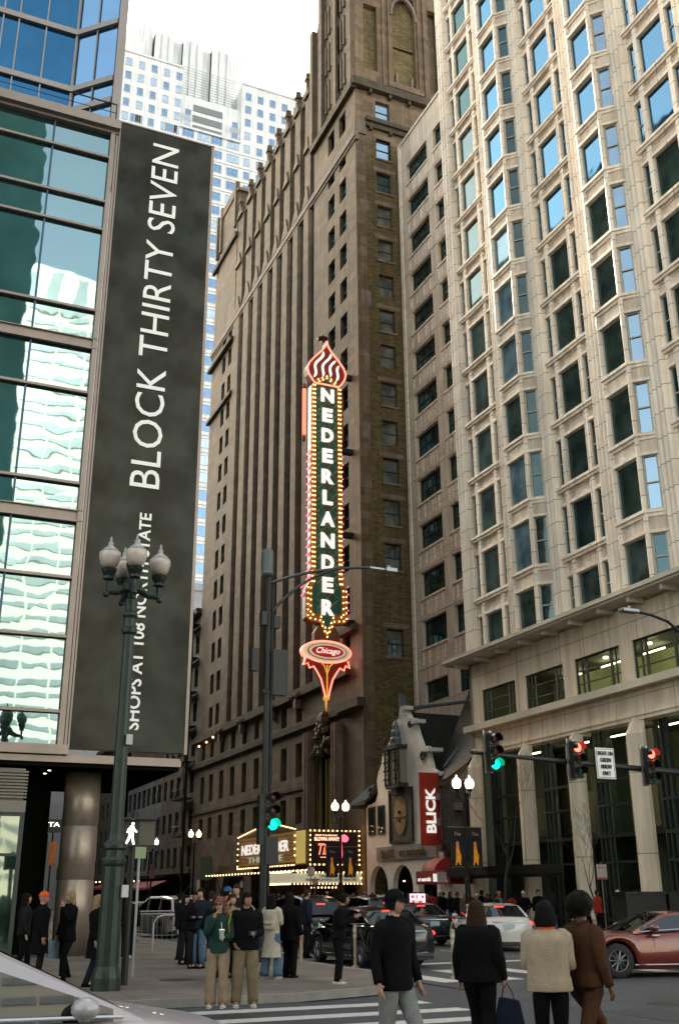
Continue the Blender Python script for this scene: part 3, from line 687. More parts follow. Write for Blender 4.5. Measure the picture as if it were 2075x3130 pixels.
b = MB(); b.prism([(-58.92+.72*cos(t), 6.3+1.05*sin(t)) for t in [2*pi*j/28 for j in range(28)]], 29.59, 29.62, 'y'); b.build('medallion', mat('ochre_tile', (.42, .25, .07), .6, 0, .35, 4), fo)
b = MB(); b.box(-59.6, -58.2, 29.55, 29.585, 6.15, 6.22); b.ball((-58.92, 29.57, 6.5), .12, 8); b.ball((-58.92, 29.57, 6.0), .1, 8); b.build('medallion_figure', M_scr, fo)
for a, c in ((-63.7, -62.7), (-62.25, -61.3)):
    b = MB(); b.box(a, c, 29.66, 29.76, 5.35, 7.1); wo = b.build('window', M_scr, B_); g = MB(); g.quad((a+.1, 29.655, 5.45), (c-.1, 29.655, 5.45), (c-.1, 29.655, 7.0), (a+.1, 29.655, 7.0)); g.build('pane', G_drk, wo)
b = MB(); b.box(-62.5, -54.5, 29.66, 29.74, 3.75, 4.55); sg = b.build('fascia_sign', mat('grey_fascia', (.40, .40, .36), .7, 0, .1), B_)
M_let = mat('bronze_letter', (.12, .09, .02), .5, .3, 0)
text('BLICK', (-61.75, 29.6, 3.88), (1, 0, 0), (0, 0, 1), 2.0, .5, M_let, sg, bold=.03); text('art materials', (-59.2, 29.6, 3.92), (1, 0, 0), (0, 0, 1), 3.4, .46, M_let, sg, bold=.03)
b = MB()    # roofs
yr = 34.0
b.add([(-58.5, 29.9, 12.6), (-58.5, yr, 12.6), (-54.6, 29.9, 8.1), (-54.6, yr, 8.1), (-62.6, 29.9, 8.1), (-62.6, yr, 8.1), (-54.6, 29.9, 7.9), (-54.6, yr, 7.9), (-62.6, 29.9, 7.9), (-62.6, yr, 7.9), (-64.9, 29.9, 7.3), (-64.9, 31.5, 7.3)],
      [(0, 2, 3, 1), (1, 5, 4, 0), (4, 5, 11, 10)])
b.add([(-57, 33.9, 14.2), (-50.6, 33.9, 14.2), (-50.6, 29.7, 8.6), (-52.5, 29.5, 8.0), (-54.6, 29.6, 7.7), (-55.8, 31.2, 9.6), (-57, 33.9, 12.4)], [(0, 6, 5, 1), (1, 5, 4, 3, 2)])
b.add([(-50.6, 33.9, 8), (-54.6, 33.9, 7.7)], [])
b.prism([(-65.3, 29.2), (-63.9, 29.4), (-63.9, 31), (-65.3, 31)], 7.15, 7.3)
b.build('roof', M_sl, B_)
b = MB(); b.tube([(-58.0, 30.0, 12.75), (-53.6, 33.6, 12.9), (-54.55, 30.4, 8.75)], .13, 6); b.build('ridge_cap', mat('lead_grey', None), B_) if False else b.build('ridge_cap', MT['lead_grey'], B_)
b = MB(); b.add([(-65.4, 29.0, 7.35), (-63.0, 29.3, 7.6), (-63.2, 30, 8.6), (-64.2, 30, 8.5)], [(0, 1, 2, 3)]); b.build('tile_skirt', mat('blue_slate', (.07, .10, .13), .8, 0, .3, 4, spec=.1), B_)
b = MB()    # the plain wing right of the gable, with a round brick turret
b.box(-54.0, -50.65, 30.15, 33.8, .135, 8.6, 0); b.lathe([(.75, 3.9), (.9, 4.3), (.9, 7.3), (1.0, 7.5), (1.0, 7.7)], (-52.6, 30.0, 0), 18, 1)
b.box(-53.9, -53.5, 29.95, 30.15, 3.4, 7.5, 2); b.box(-51.5, -50.7, 29.9, 30.15, 3.4, 7.0, 3)
for j in range(5): b.box(-53.75+(j % 2)*1.9, -53.3+(j % 2)*1.9, 29.0+.35, 30.1, 4.0+j*.7, 4.4+j*.7, 2)
b.build('side_wing', [M_stu, blockmat('grey_brick', (.14, .12, .10), .3, .12, .012, None, .3), M_stl, M_scr], B_)
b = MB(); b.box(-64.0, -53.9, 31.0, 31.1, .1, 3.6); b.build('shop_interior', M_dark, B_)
b = MB(); 
for k in range(5): b.box(-62.8+k*1.9, -62.6+k*1.9, 30.7, 30.75, 2.5, 2.56)
each(b, 'shop_light', M_bulb, B_)
# blade banner
bn = thing('red_vertical_banner', 'tall red vertical banner on the white gabled shop', 'banner', (-55.7, 29.5, 4.4))
M_red = mat('red_sign_face', (.62, .05, .02), .6, 0, .06)
BX = -53.95; by0, by1 = at(1285, 2480, 0, BX).y, at(1345, 2480, 0, BX).y; bz0, bz1 = at(1318, 2586, 0, BX).z, at(1318, 2363, 0, BX).z; bh = bz1-bz0; bw = by1-by0
b = MB(); b.box(BX-.1, BX, by0, by1, bz0, bz1); bo = b.build('banner_panel', M_red, bn)
text('BLICK', (BX+.04, by0+bw*.76, bz0+bh*.17), (0, 0, 1), (0, -1, 0), bh*.62, bw*.50, mat('letter_white', (.8, .78, .74), .6, 0, 0, emit=.12), bn, bold=.035)
b = MB()
for z in (4.6, 8.3): b.box(BX-.08, BX-.02, by1-.1, 29.8, bz0+(z-4.4)/4.1*bh*.97, bz0+(z-4.4)/4.1*bh*.97+.06)
b.build('bracket', M_black, bn)
aw = thing('red_shop_awning', 'round red awning over the art shop side door', 'awning', (-52.5, 29.6, 2.5))
b = MB(); n = 10
for i in range(n):
    t0, t1 = pi/2*i/n, pi/2*(i+1)/n
    q = [(-54.2, 29.7-1.2*sin(t), 2.65+1.05*cos(t)) for t in (t0, t1)]; r = [(-50.9 if False else -52.9, y, z) for _, y, z in q]
    b.add([q[0], q[1], r[1], r[0]], [(0, 1, 2, 3)])
b.prism([(29.7, 3.7)]+[(29.7-1.2*sin(pi/2*i/n), 2.65+1.05*cos(pi/2*i/n)) for i in range(n+1)]+[(29.7, 2.65)], -54.22, -54.2, 'x')
b.prism([(29.7, 3.7)]+[(29.7-1.2*sin(pi/2*i/n), 2.65+1.05*cos(pi/2*i/n)) for i in range(n+1)]+[(29.7, 2.65)], -52.9, -52.88, 'x')
b.box(-54.22, -50.4, 28.15, 28.2, 2.25, 2.95); b.box(-50.4, -50.36, 28.15, 29.7, 2.25, 2.95)
b.build('awning_shell', mat('red_canvas', (.4, .02, .02), .7, 0, .1), aw)
text('art materials', (-53.9, 28.1, 2.42), (1, 0, 0), (0, 0, 1), 1.5, .22, MT['letter_white'], aw); text('BLICK', (-52.1, 28.1, 2.38), (1, 0, 0), (0, 0, 1), 1.5, .42, MT['letter_white'], aw, bold=.03)

# ================================================================ THEATRE BLADE SIGN
V = thing('vertical_theatre_sign', 'giant vertical marquee sign with onion dome top and lit white letters on the brown tower', 'sign', (-66, 27.75, 14))
X0, X1 = -66.7, -66.0
M_gold = mat('amber_sign_border', (.50, .20, .03), .5, .2, .15, 3); M_teal = mat('teal_sign_face', (.015, .16, .13), .5, 0, .15, 2)
M_side = mat('blue_sign_side', (.05, .09, .16), .4, .2, .4, 1.2); M_lat = mat('gold_lattice', (.42, .33, .06), .5, .3, 0)
M_mar = mat('maroon_sign_face', (.30, .03, .03), .5, 0, .15); M_wl = mat('lit_white_letters', (1, .93, .9), .5, 0, 0, emit=.10)
cy = 27.75
out = [(cy-1.25, 38.7), (cy-.8, 39.35), (cy, 39.75), (cy+.8, 39.35), (cy+1.25, 38.7), (cy+1.25, 23.3), (cy+1.3, 22.9), (cy+1.62, 22.4), (cy+1.62, 20.2), (cy+1.4, 20.0), (cy+.6, 19.9), (cy, 18.75), (cy-.6, 19.9), (cy-1.4, 20.0), (cy-1.62, 20.2), (cy-1.62, 22.4), (cy-1.3, 22.9), (cy-1.25, 23.3)]
def inset(p, k): return [(cy+(y-cy)*(1-k/1.25 if abs(y-cy) > .5 else 1), z-(k if z > 39 else (-k*1.6 if z < 20.3 else 0))) for y, z in p]
b = MB(); b.prism(out, X0, X1, 'x'); b.build('cabinet', [M_gold], V)
inn = inset(out, .38); b = MB(); b.prism(inn, X1, X1+.03, 'x'); b.build('face', M_teal, V)
b = MB()
for k in range(-3, 24):     # lattice, clipped to the face
    for s_ in (1, -1):
        z0 = 19.9+k*.92
        seg = []
        for j in range(31):
            y = cy-.86+1.72*j/30 if True else 0; z = z0+s_*(y-cy)*1.05
            if 20.4 < z < 39.0 and (abs(y-cy) < .85): seg.append((X1+.05, y, z))
        if len(seg) > 2: b.tube([seg[0], seg[-1]], .03, 4)
b.build('lattice', M_lat, V)
for i, ch in enumerate('NEDERLANDER'):
    z = 37.35-i*1.69; wv = {'L': .82, 'E': .86, 'A': 1.1, 'N': 1.08}.get(ch, .98)
    if ch == 'E' or 1: text(ch, (X1+.1, cy-wv/2, z), (0, 1, 0), (0, 0, 1), wv, 1.14, M_wl, V, 'letter', .12, bold=.045)
b = MB()
for i in range(10): b.prism([(cy-.1, 37.2-i*1.69), (cy, 37.0-i*1.69), (cy+.1, 37.2-i*1.69), (cy, 37.4-i*1.69)], X1+.05, X1+.09, 'x'); b.box(X1+.03, X1+.06, cy-.07, cy+.07, 36.95-i*1.69, 37.4-i*1.69)
each(b, 'diamond', M_mar, V)
bp = []
def along(poly, step, off=0.0, closed=True):
    r = []; L = len(poly)
    for i in range(L if closed else L-1):
        a, c = Vector((*poly[i], 0)), Vector((*poly[(i+1) % L], 0)); d = (c-a).length; n_ = max(1, int(d/step))
        for j in range(n_): r.append(tuple((a+(c-a)*(j/n_))[:2]))
    return r
for kk, st_ in ((.10, .36), (.27, .36)):
    for (y, z) in along(inset(out, kk), st_): bp.append((X1+.06, y, z))
bulbs(bp, .05, M_bulb, V, cap=60, n=4)
b = MB()    # pink neon bars on the south edge
for k in range(19): 
    z = 33.2-k*.62; y = cy-1.27 if z > 23 else cy-1.64
    b.tube([(X1-.05, y-.05, z), (X0-.05, y-.08, z-.1)], .05, 5)
for k in range(22): b.ball((X1, cy+(1.3 if 33-k*.6 > 23 else 1.66), 33.0-k*.6), .06, 5)
each(b, 'neon_bar', M_pink, V)
b = MB()
b.box(X0-.02, X1-.1, cy-1.262, cy-1.25, 23.3, 38.7); b.box(X0, X1-.1, cy-1.632, cy-1.62, 20.2, 22.4); b.build('side_panel', M_side, V)
on = []
for j in range(33):
    t = j/32; a = -pi*.5+0; 
prof = [(0.0, 42.75), (.12, 42.3), (.45, 41.8), (1.0, 41.2), (1.45, 40.6), (1.62, 40.1), (1.5, 39.6), (1.2, 39.15), (1.0, 38.9)]
op_ = [(cy+y, z) for y, z in prof]+[(cy-y, z) for y, z in prof[::-1][:-1]]
b = MB(); b.prism(op_, X0-.05, X1-.02, 'x'); b.build('onion_dome', M_mar, V)
b = MB(); b.tube([(X1+.03, y, z) for y, z in op_]+[(X1+.03, op_[0][0], op_[0][1])], .07, 6); b.build('neon_outline', M_neon, V)
def pw_(pts, v):
    for (a, p), (c, q) in zip(pts, pts[1:]):
        if v <= c: return p+(q-p)*(v-a)/(c-a)
    return 0
b = MB()
for s_ in range(-3, 4):   # white bulb swirls
    if s_ < -1: continue
    seg = []
    for j in range(40):
        t = j/39; z = 39.2+t*2.6; y = cy+(-1.25+.62*(s_+1)+.9*t+.16*sin(t*9))*1.0; hw = pw_([(39.1, 1.1), (40.1, 1.45), (40.8, 1.2), (41.8, .36), (42.3, 0)], z)
        if abs(y-cy) < hw-.05 and z > 39.75-.5*abs(y-cy): seg.append((X1+.0, y, z))
    if len(seg) > 3: b.tube(seg, [.11*min(1, (1+min(q_, len(seg)-1-q_))/4) for q_ in range(len(seg))], 6)
each(b, 'bulb_swirl', mat('white_bulb', (1, .78, .68), .5, 0, 0, emit=.14), V)
b = MB(); b.lathe([(.02, 1.4), (.04, .6), (.12, .45), (.42, .3), (.42, .22), (.15, .1), (.1, -.05), (.03, -.15)], (-66.3, cy-.2, 42.85), 12); b.build('finial', mat('dark_copper', None) if False else MT['dark_copper'], V)
M_tubep = mat('salmon_tube', (.75, .2, .12), .5, 0, .1, emit=.25)
for y in (cy-1.75, cy+1.35):
    b = MB(); b.tube([(X1-.3, y, 34.4), (X1-.3, y, 38.4)], .16, 8); b.build('corner_tube', M_tubep if y < cy else M_gold, V)
    b = MB(); b.tube([(X1-.3, y, 33.9), (X1-.3, y, 34.0), (X1-.3, y, 34.4), (X1-.3, y, 34.45)], [.05, .12, .12, .2], 8); b.tube([(X1-.3, y, 38.35), (X1-.3, y, 38.45), (X1-.3, y, 38.9)], [.2, .2, .05], 8); b.build('tube_cap', M_mar, V)
# lower base, oval and spike
b = MB(); b.prism([(cy-.95, 18.5), (cy+.95, 18.5), (cy+.95, 19.2), (cy+.6, 19.7), (cy, 19.0), (cy-.6, 19.7), (cy-.95, 19.2)], X0+.1, X1-.04, 'x'); b.build('shoulder_panel', mat('brown_panel', (.2, .07, .02), .6, 0, .2), V)
def ell(r, q, n=36): return [(cy+r*cos(2*pi*j/n), 17.85+q*sin(2*pi*j/n)) for j in range(n)]
for (r, q, x, m_, nm) in ((1.9, .82, X1+.0, M_neon, 'oval_rim'), (1.78, .72, X1+.03, mat('cream_band', (.8, .6, .4), .5, 0, 0, emit=.06), 'oval_band'), (1.5, .58, X1+.06, M_mar, 'oval_ring'), (1.42, .53, X1+.09, mat('cream_band2', (.8, .62, .45), .5, 0, 0, emit=.06), 'oval_line'), (1.2, .42, X1+.12, mat('red_centre', (.6, .02, .02), .5, 0, 0, emit=.03), 'oval_centre')):
    b = MB(); b.prism(ell(r, q), X0+.2 if nm == 'oval_rim' else x-.03, x, 'x'); b.build(nm, m_, V)
text('Chicago', (X1+.15, cy-.88, 17.55), (0, 1, 0), (0, 0, 1), 1.8, .55, M_wl, V, 'letter', .03, shear=.35, bold=.01)
sc_ = [(1.62, 17.3), (1.75, 16.8), (1.45, 16.95), (1.3, 16.6), (1.0, 16.75), (.75, 16.4), (.45, 15.9), (.25, 15.2), (.08, 14.5)]
sp_ = [(cy+y, z) for y, z in sc_]+[(cy-y, z) for y, z in sc_[::-1]]
b = MB(); b.prism(sp_, X0+.25, X1-.1, 'x'); b.build('pendant', M_mar, V)
b = MB()
for s_ in (1, -1): b.tube([(X1-.05, cy+s_*y, z) for y, z in sc_], .06, 6)
b.build('neon_outline', M_neon, V)
b = MB(); b.tube([(X1, cy, 16.9), (X1, cy, 14.5)], .05, 6); b.tube([(X1, cy-.5, 17.1), (X1, cy-.2, 16.8), (X1, cy, 16.2), (X1, cy+.2, 16.8), (X1, cy+.5, 17.1)], .05, 6); b.lathe([(.1, .35), (.25, .25), (.25, .1), (.08, 0), (.1, -.15), (.02, -.7)], (X1-.2, cy, 14.4), 8); b.build('gold_spine', mat('amber_glow', (.7, .35, .05), .5, 0, 0, emit=.12), V)
b = MB()
for z in (40.1, 33.7, 26.9, 20.2): b.box(X0+.1, X1-.2, cy+1.2, 30.0, z-.2, z+.2)
each(b, 'bracket', M_black, V)

# ================================================================ MARQUEE
Q = thing('theatre_marquee', 'bulb-lined theatre marquee with lit name board and show poster above the entrance', 'marquee', (-70, 28, 3))
M_cab = mat('bronze_cabinet', (.16, .12, .05), .5, .3, .2, 2); M_read = mat('reader_board', (.55, .55, .42), .6, 0, .05, emit=.06)
gx0, gx1, gy = -88.0, -65.5, 25.9
b = MB(); b.box(-79.4, -65.6, 26.05, 29.9, 3.65, 5.7); b.box(-88.5, -79.4, 27.2, 29.9, 3.3, 4.0); b.box(-71, -65.7, 25.2, 29.9, 2.45, 3.1)
b.prism([(-79.4, 5.7), (-67.2, 5.7), (-67.2, 5.85), (-71.2, 6.45), (-75.3, 6.3), (-79.4, 5.9)], 26.05, 26.3, 'y'); b.build('cabinet', M_cab, Q)
b = MB(); b.prism([(-79.2, 3.75), (-67.3, 3.75), (-67.3, 5.8), (-71.2, 6.35), (-75.3, 6.2), (-79.2, 5.85)], 26.0, 26.05, 'y'); nb = b.build('name_board', mat('olive_board', (.12, .09, .045), .6, 0, .3, 2), Q)
b = MB()
for k in range(52):
    x = -79.2+k*.235
    b.tube([(x, 25.97, 3.8), (min(x+.9, -67.3), 25.97, 5.75)], .018, 4); b.tube([(x, 25.97, 5.75), (min(x+.9, -67.3), 25.97, 3.8)], .018, 4)
b.build('mesh_grid', mat('gold_mesh', (.5, .3, .1), .5, .2, 0, emit=.03), nb)
text('NEDERLANDER', (-78.3, 25.9, 4.55), (1, 0, 0), (0, 0, 1), 10.0, .72, M_wl, nb, 'letter', .05, bold=.02); text('THEATRE', (-76.8, 25.9, 3.95), (1, 0, 0), (0, 0, 1), 7.4, .4, mat('dim_letters', (.7, .75, .6), .5, 0, 0, emit=.05), nb, 'letter', .05)
b = MB()
for k in range(9): b.tube([(-67.1+k*.18, 26.0-.0, 3.7), (-67.1+k*.18, 26.0, 5.75)], .06, 5)
b.build('fluted_corner', mat('cream_flute', (.75, .6, .2), .5, 0, 0, emit=.05), Q)
b = MB(); b.box(-65.62, -65.5, 26.25, 29.85, 3.55, 5.75); po = b.build('poster_frame', M_cab, Q)
b = MB(); b.box(-65.49, -65.47, 26.4, 29.7, 3.68, 5.62); b.build('poster_panel', mat('poster_black', (.02, .012, .012), .4, 0, 0), po)
M_pl = mat('poster_red_letters', (1, .2, .1), .5, 0, 0, emit=.25); M_pp = mat('poster_peach', (1, .55, .35), .5, 0, 0, emit=.3)
Rr, Uu = (0, 1, 0), (0, 0, 1)
text('BLOWN AWAY!', (-65.45, 26.6, 5.08), Rr, Uu, 1.75, .24, M_pp, po, 'letter', .01, bold=.02); text('PREPARE TO BE ABSOLUTELY', (-65.45, 26.65, 5.38), Rr, Uu, 1.6, .1, M_pp, po, 'letter', .01, bold=.01)
text('Tina', (-65.45, 26.85, 4.2), Rr, Uu, 1.15, .72, M_pl, po, 'letter', .01, shear=.3, bold=.02); text('THE MUSICAL', (-65.45, 27.0, 4.02), Rr, Uu, .6, .07, M_pp, po, 'letter', .01)
b = MB(); b.ball((-65.47, 28.75, 5.25), .3, 10, sc=(.12, 1, .8), wr=.3); b.prism([(28.4, 5.15), (28.55, 5.1), (28.6, 4.2), (28.5, 3.75), (28.4, 3.8), (28.45, 4.3)], -65.47, -65.45, 'x'); b.ball((-65.47, 29.4, 4.4), .08, 8, sc=(.2, 1, 1)); b.build('poster_figure', mat('poster_pink', (1, .12, .18), .5, 0, 0, emit=.3), po)
b = MB(); b.box(-65.66, -65.44, 25.15, 29.95, 2.48, 3.06); ro = b.build('reader_board', M_read, Q); b = MB(); b.box(-70.9, -65.7, 25.1, 25.2, 2.48, 3.06); b.build('reader_board', M_read, Q)
text('TINA THE MUSICAL', (-65.42, 26.9, 2.82), Rr, Uu, 2.6, .17, mat('green_letters', (.03, .1, .06), .6, 0, 0), ro, 'letter', .01, bold=.02); text('NOW PLAYING AT THEATRE', (-65.42, 26.0, 2.58), Rr, Uu, 3.6, .17, MT['green_letters'], ro, 'letter', .01, bold=.02)
bl = []
for k in range(24): bl.append((-79.3+k*.52, 25.9, 3.62))
for (x, z) in along([(-79.3, 3.8), (-79.3, 5.9), (-75.3, 6.3), (-71.2, 6.45), (-67.2, 5.9), (-67.2, 3.8)], .42, closed=False): bl.append((x, 25.9, z))
for (y, z) in along([(26.3, 3.6), (29.8, 3.6), (29.8, 5.72), (26.3, 5.72)], .3): bl.append((-65.42, y, z))
for (y, z) in along([(25.2, 2.42), (29.9, 2.42), (29.9, 3.12), (25.2, 3.12)], .24, closed=False): bl.append((-65.4, y, z))
for k in range(9): bl.append((-66.0, 26.6+k*.25, 2.2))
for r_ in range(2):
    for k in range(30): bl.append((-88.3+k*.78, 26.15+r_*.5, 3.28))
for k in range(22): bl.append((-71.0+k*.25, 25.05, 3.15)); bl.append((-71+k*.25, 25.05, 2.42))
bulbs(bl, .048, M_bulb, Q, cap=80, n=4)
# ================================================================ GLASS RETAIL BLOCK (left)
K_ = thing('glass_retail_building', 'glass-fronted retail building on the left corner with reflections of a banded tower', 'building', (-33, 3, 0))
G_blk = glass('retail_glass', (.03, .05, .035), (.36, .56, .62), .6, .015, wave=.0042, wscale=.7)
M_alu = mat('champagne_aluminium', (.38, .31, .27), .45, .45, .12, .8)
FK = Fac('E', -32.0)
zs = [5.98, 7.0, 9.3, 11.2, 13.25, 14.4, 17.7, 19.55, 20.9, 24.25, 25.45, 27.42, 28.5]
ys = [-12, -8.6, -5.2, -1.8, .2, 2.68, 4.78]
for i in range(len(zs)-1):
    for j in range(len(ys)-1):
        if j < 2: continue
        b = MB(); t = random.uniform(-.004, .004)
        b.quad((-32.06+t, ys[j], zs[i]), (-32.06-t, ys[j+1], zs[i]), (-32.06-t*.5, ys[j+1], zs[i+1]), (-32.06+t*.5, ys[j], zs[i+1])); b.build('glass_panel', G_blk, K_)
b = MB()
for z in zs[1:-1]:
    h = .17 if z in (13.25, 19.55) else .045; FK.box(b, -12, 4.86, z-h, z+h, -.02, .10 if h < .1 else .06)
for z in (13.25, 19.55): FK.box(b, -12, 4.86, z+.17, z+.2, -.02, .14); FK.box(b, -12, 4.86, z-.2, z-.17, -.02, .14)
b.build('transom', M_alu, K_)
b = MB()
for y in ys[1:-1]: FK.box(b, y-.03, y+.03, 5.98, 28.5, -.05, .03)
b.build('mullion', mat('blue_mullion', (.06, .12, .2), .4, .4, .1), K_)
b = MB(); FK.box(b, 4.70, 4.86, 5.98, 28.5, -.05, .14); FK.box(b, 4.90, 4.98, 5.98, 29.0, -.05, .1); FK.box(b, -12, 4.98, 28.5, 28.62, -.4, .15); FK.box(b, -12, 5.0, 28.62, 29.0, -.4, .34); b.build('corner_trim', M_alu, K_)
b = MB(); FK.box(b, -12, 5.02, 5.72, 6.0, -.5, .22); FK.box(b, -12, 8.5, 5.5, 5.68, -8, .12); b.box(-40, -32.0, 5.0, 8.5, 5.69, 5.76); b.build('canopy', M_alu, K_)
b = MB(); b.box(-40, -31.95, -12, 8.45, 5.38, 5.5); b.box(-124, -32.7, -60, 4.6, 5.5, 29); b.box(-124, -34.6, -60, 5.05, .1, 5.4); b.build('core', M_dark, K_)  # recess walls near black, their deep shade put into the colour
b = MB(); 
for k in range(8): b.tube([(-33.0-.9*(k % 4), 3.6+1.1*(k//4), 5.375), (-33.0-.9*(k % 4), 3.6+1.1*(k//4), 5.36)], .05, 6)
each(b, 'soffit_light', mat('soffit_lamp', (1, .8, .5), .5, 0, 0, emit=1.2), K_)
b = MB(); b.lathe([(.55, .14), (.55, 2.2), (.53, 2.22), (.53, 2.24), (.55, 2.26), (.55, 3.75), (.53, 3.77), (.53, 3.79), (.55, 3.81), (.55, 5.38)], (-33.6, 5.85, 0), 40); b.build('column', mat('brushed_metal_column', (.38, .31, .25), .38, .5, .35, .8), K_, True, True)
b = MB()
for k in range(9): b.box(-32.2, -32.0, -12, 3.98, 4.45+k*.09, 4.50+k*.09)
b.box(-32.25, -32.1, -12, 3.9, 4.4, 5.3); b.box(-32.2, -31.98, -12, 3.98, 4.05, 4.38); b.build('louvre', mat('louvre_metal', (.22, .2, .17), .5, .5, .1), K_)
b = MB(); b.box(-32.1, -32.02, 3.86, 3.98, .14, 4.05); b.box(-32.1, -32.02, -12, 3.86, 3.95, 4.05); b.box(-32.1, -32.02, -12, 3.86, 2.85, 2.93); b.box(-32.1, -32.02, -12, 3.86, .14, .4); b.box(-32.1, -32.02, 1.3, 1.36, .4, 3.95); b.build('shopfront_frame', M_bronze, K_)
b = MB(); b.quad((-32.07, -12, .2), (-32.07, 3.9, .2), (-32.07, 3.9, 4), (-32.07, -12, 4)); b.build('shopfront_glass', glass('shopfront_glass', (.02, .045, .03), (.7, .9, .85), .2, wave=.02), K_)
b = MB(); 
for y in (-12, -8, -4, 0, 4.85): b.tube([(-32.05, y, 29.0), (-32.05, y, 30.0)], .025, 5)
b.tube([(-32.05, -12, 30.0), (-32.05, 4.85, 30.0)], .03, 5); b.tube([(-32.05, -12, 29.6), (-32.05, 4.85, 29.6)], .015, 5); b.build('roof_railing', M_black, K_)
# banner on the corner
H_ = thing('black_corner_banner', 'enormous black vertical banner lettered in white on the glass corner', 'banner', (-32, 6.8, 5.9))
b = MB(); b.box(-32.25, -31.88, 5.06, 8.55, 5.92, 29.1); b.build('banner_face', glass('charcoal_banner', (.030, .033, .028), (.5, .48, .42), .012, .32, wave=.25, wscale=.28), H_)
b = MB(); FK.box(b, 8.56, 8.66, 5.88, 29.14, -.3, .15); FK.box(b, 5.0, 8.66, 29.1, 29.16, -.3, .15); FK.box(b, 5.0, 5.05, 5.9, 29.1, -.2, .13); b.build('frame', M_alu, H_)
M_bl = mat('banner_letters', (.85, .83, .79), .6, 0, 0)
text('BLOCK THIRTY SEVEN', (-31.86, 7.3, 14.55), (0, 0, 1), (0, -1, 0), 14.0, 1.02, M_bl, H_, 'lettering', .01)
text('SHOPS AT 108 NORTH STATE', (-31.86, 7.1, 6.55), (0, 0, 1), (0, -1, 0), 7.1, .40, M_bl, H_, 'lettering', .01, bold=.02)

# upper blue glass tower on the same block
U_ = thing('blue_glass_tower', 'deep blue glass tower with folded bay rising above the glass corner', 'building', (-40, 0, 29))
G_bd = glass('deep_blue_glass', (.01, .06, .12), (.07, .24, .46), .55, wave=.02, wscale=.3); G_bl2 = glass('pale_blue_glass', (.05, .12, .2), (.28, .52, .82), .8, wave=.01)  # bay glass is paler, its brighter sky reflection put into the tint
M_fin = mat('tower_metal', (.42, .37, .35), .45, .4, .1)
fl = [29.0, 33.3, 34.45, 37.6, 40.7, 43.8, 46.9, 50, 53.1, 56.2, 59.3, 62.4, 65.5]
g1 = MB(); g2 = MB(); m = MB(); p0, p1, p2 = (-37.0, -40), (-37.0, 3.64), (-35.6, 5.15)
b = MB()
for z0, z1 in zip(fl, fl[1:]):
    for y0, y1 in zip([-20, -12, -4.4, -3.2, -2, -.8, .5, 1.15, 2.3], [-12, -4.4, -3.2, -2, -.8, .5, 1.15, 2.3, 3.6]): g1.quad((-37.05, y0, z0), (-37.05, y1, z0), (-37.05, y1, z1), (-37.05, y0, z1))
    for t0, t1 in ((.02, .5), (.5, .98)):
        a, c = lerp(p1, p2, t0), lerp(p1, p2, t1); g2.quad((a[0]-.05, a[1]+.02, z0), (c[0]-.05, c[1]+.02, z0), (c[0]-.05, c[1]+.02, z1), (a[0]-.05, a[1]+.02, z1))
    seg_box(m, (-37.0, -20), (-37.0, 3.6), z0-.14, z0+.14, -.05, .1); seg_box(m, p1, p2, z0-.14, z0+.14, -.05, .1)
for y in (-12, -3.2, -.8, .5, 1.15, 2.3): m.box(-37.03, -36.95, y-.03, y+.03, 29, 65.5)
c = lerp(p1, p2, .5); m.tube([(c[0], c[1], 29), (c[0], c[1], 65.5)], .035, 4); m.tube([(-37, 3.62, 29), (-37, 3.62, 65.5)], .07, 6)
m.box(-36.0, -35.45, 5.15, 5.5, 29, 66); m.box(-38, -36.0, 5.2, 5.5, 29, 66)
g1.build('curtain_glass', G_bd, U_); g2.build('bay_glass', G_bl2, U_); m.build('floor_band', M_fin, U_)
b = MB(); b.box(-100, -37.4, -50, 5.1, 29, 65.5); b.prism([(-37.4, -10), (-37.4, 3.9), (-36.0, 5.2), (-38, 5.2)], 29, 65.5); b.build('core', M_bronze, U_)

# ================================================================ WHITE TOWER FAR BEHIND
W_ = thing('white_crowned_tower', 'gleaming white office tower with finned crown far behind', 'building', (-215, 50, 0))
FW = Fac('E', -200.0)
M_wt = blockmat('white_granite', (.74, .74, .735), 1.6, 2.05, .035, (.58, .59, .62), .03, .5, 0, scale=.1, patch=(.95, .95, .96), warm=(1.02, 1.02, 1.02))
G_wt = glass('tower_blue_glass', (.09, .19, .34), (.35, .55, .8), .5)
G_wt2 = glass('tower_pale_glass', (.3, .42, .52), (.7, .85, 1), .55)
b = MB()
b.box(-240, -200, 20, 45.6, 30, 194.6); b.box(-240, -201.5, 45.6, 61, 30, 188); b.box(-240, -200, 61, 90, 30, 195.3); b.box(-240, -200, 45.6, 61, 30, 176.6)
b.build('shaft', M_wt, W_)
b = MB()
for i, (y0, y1, z) in enumerate(((36, 38.7, 211), (39.0, 43.9, 208.6), (43.9, 46.3, 208.2), (46.3, 51.5, 209), (51.5, 53.9, 208.2), (53.9, 59.6, 208.8), (59.6, 60.2, 208.2), (60.2, 63.3, 211))):
    fin = i in (0, 2, 4, 6, 7)
    b.box(-222, -206+(1.2 if not fin else 0), y0, y1, 186, z)
    if not fin:
        for k in range(3): b.box(-206.3, -204.3, y0+k*(y1-y0)*.36, y0+k*(y1-y0)*.36+(y1-y0)*.26, 186, z-.6)
b.box(-224, -204, 31, 36, 190, 203); b.box(-224, -206, 32.5, 36, 203, 209); b.build('crown_fin', M_wt, W_)
b = MB()
for y in (41.2, 48.7, 56.6):
    b.box(-204.9, -204.6, y-.06, y+.55, 188, 204); 
for k in range(24): b.box(-204.28, -204.25, 36.3+.001, 63, 187.5+k*.85, 187.62+k*.85) if k < 15 else None
b.build('crown_louvre', mat('pale_louvre', (.5, .5, .52), .6, 0, .05), W_)
rects = []
pit = 4.06
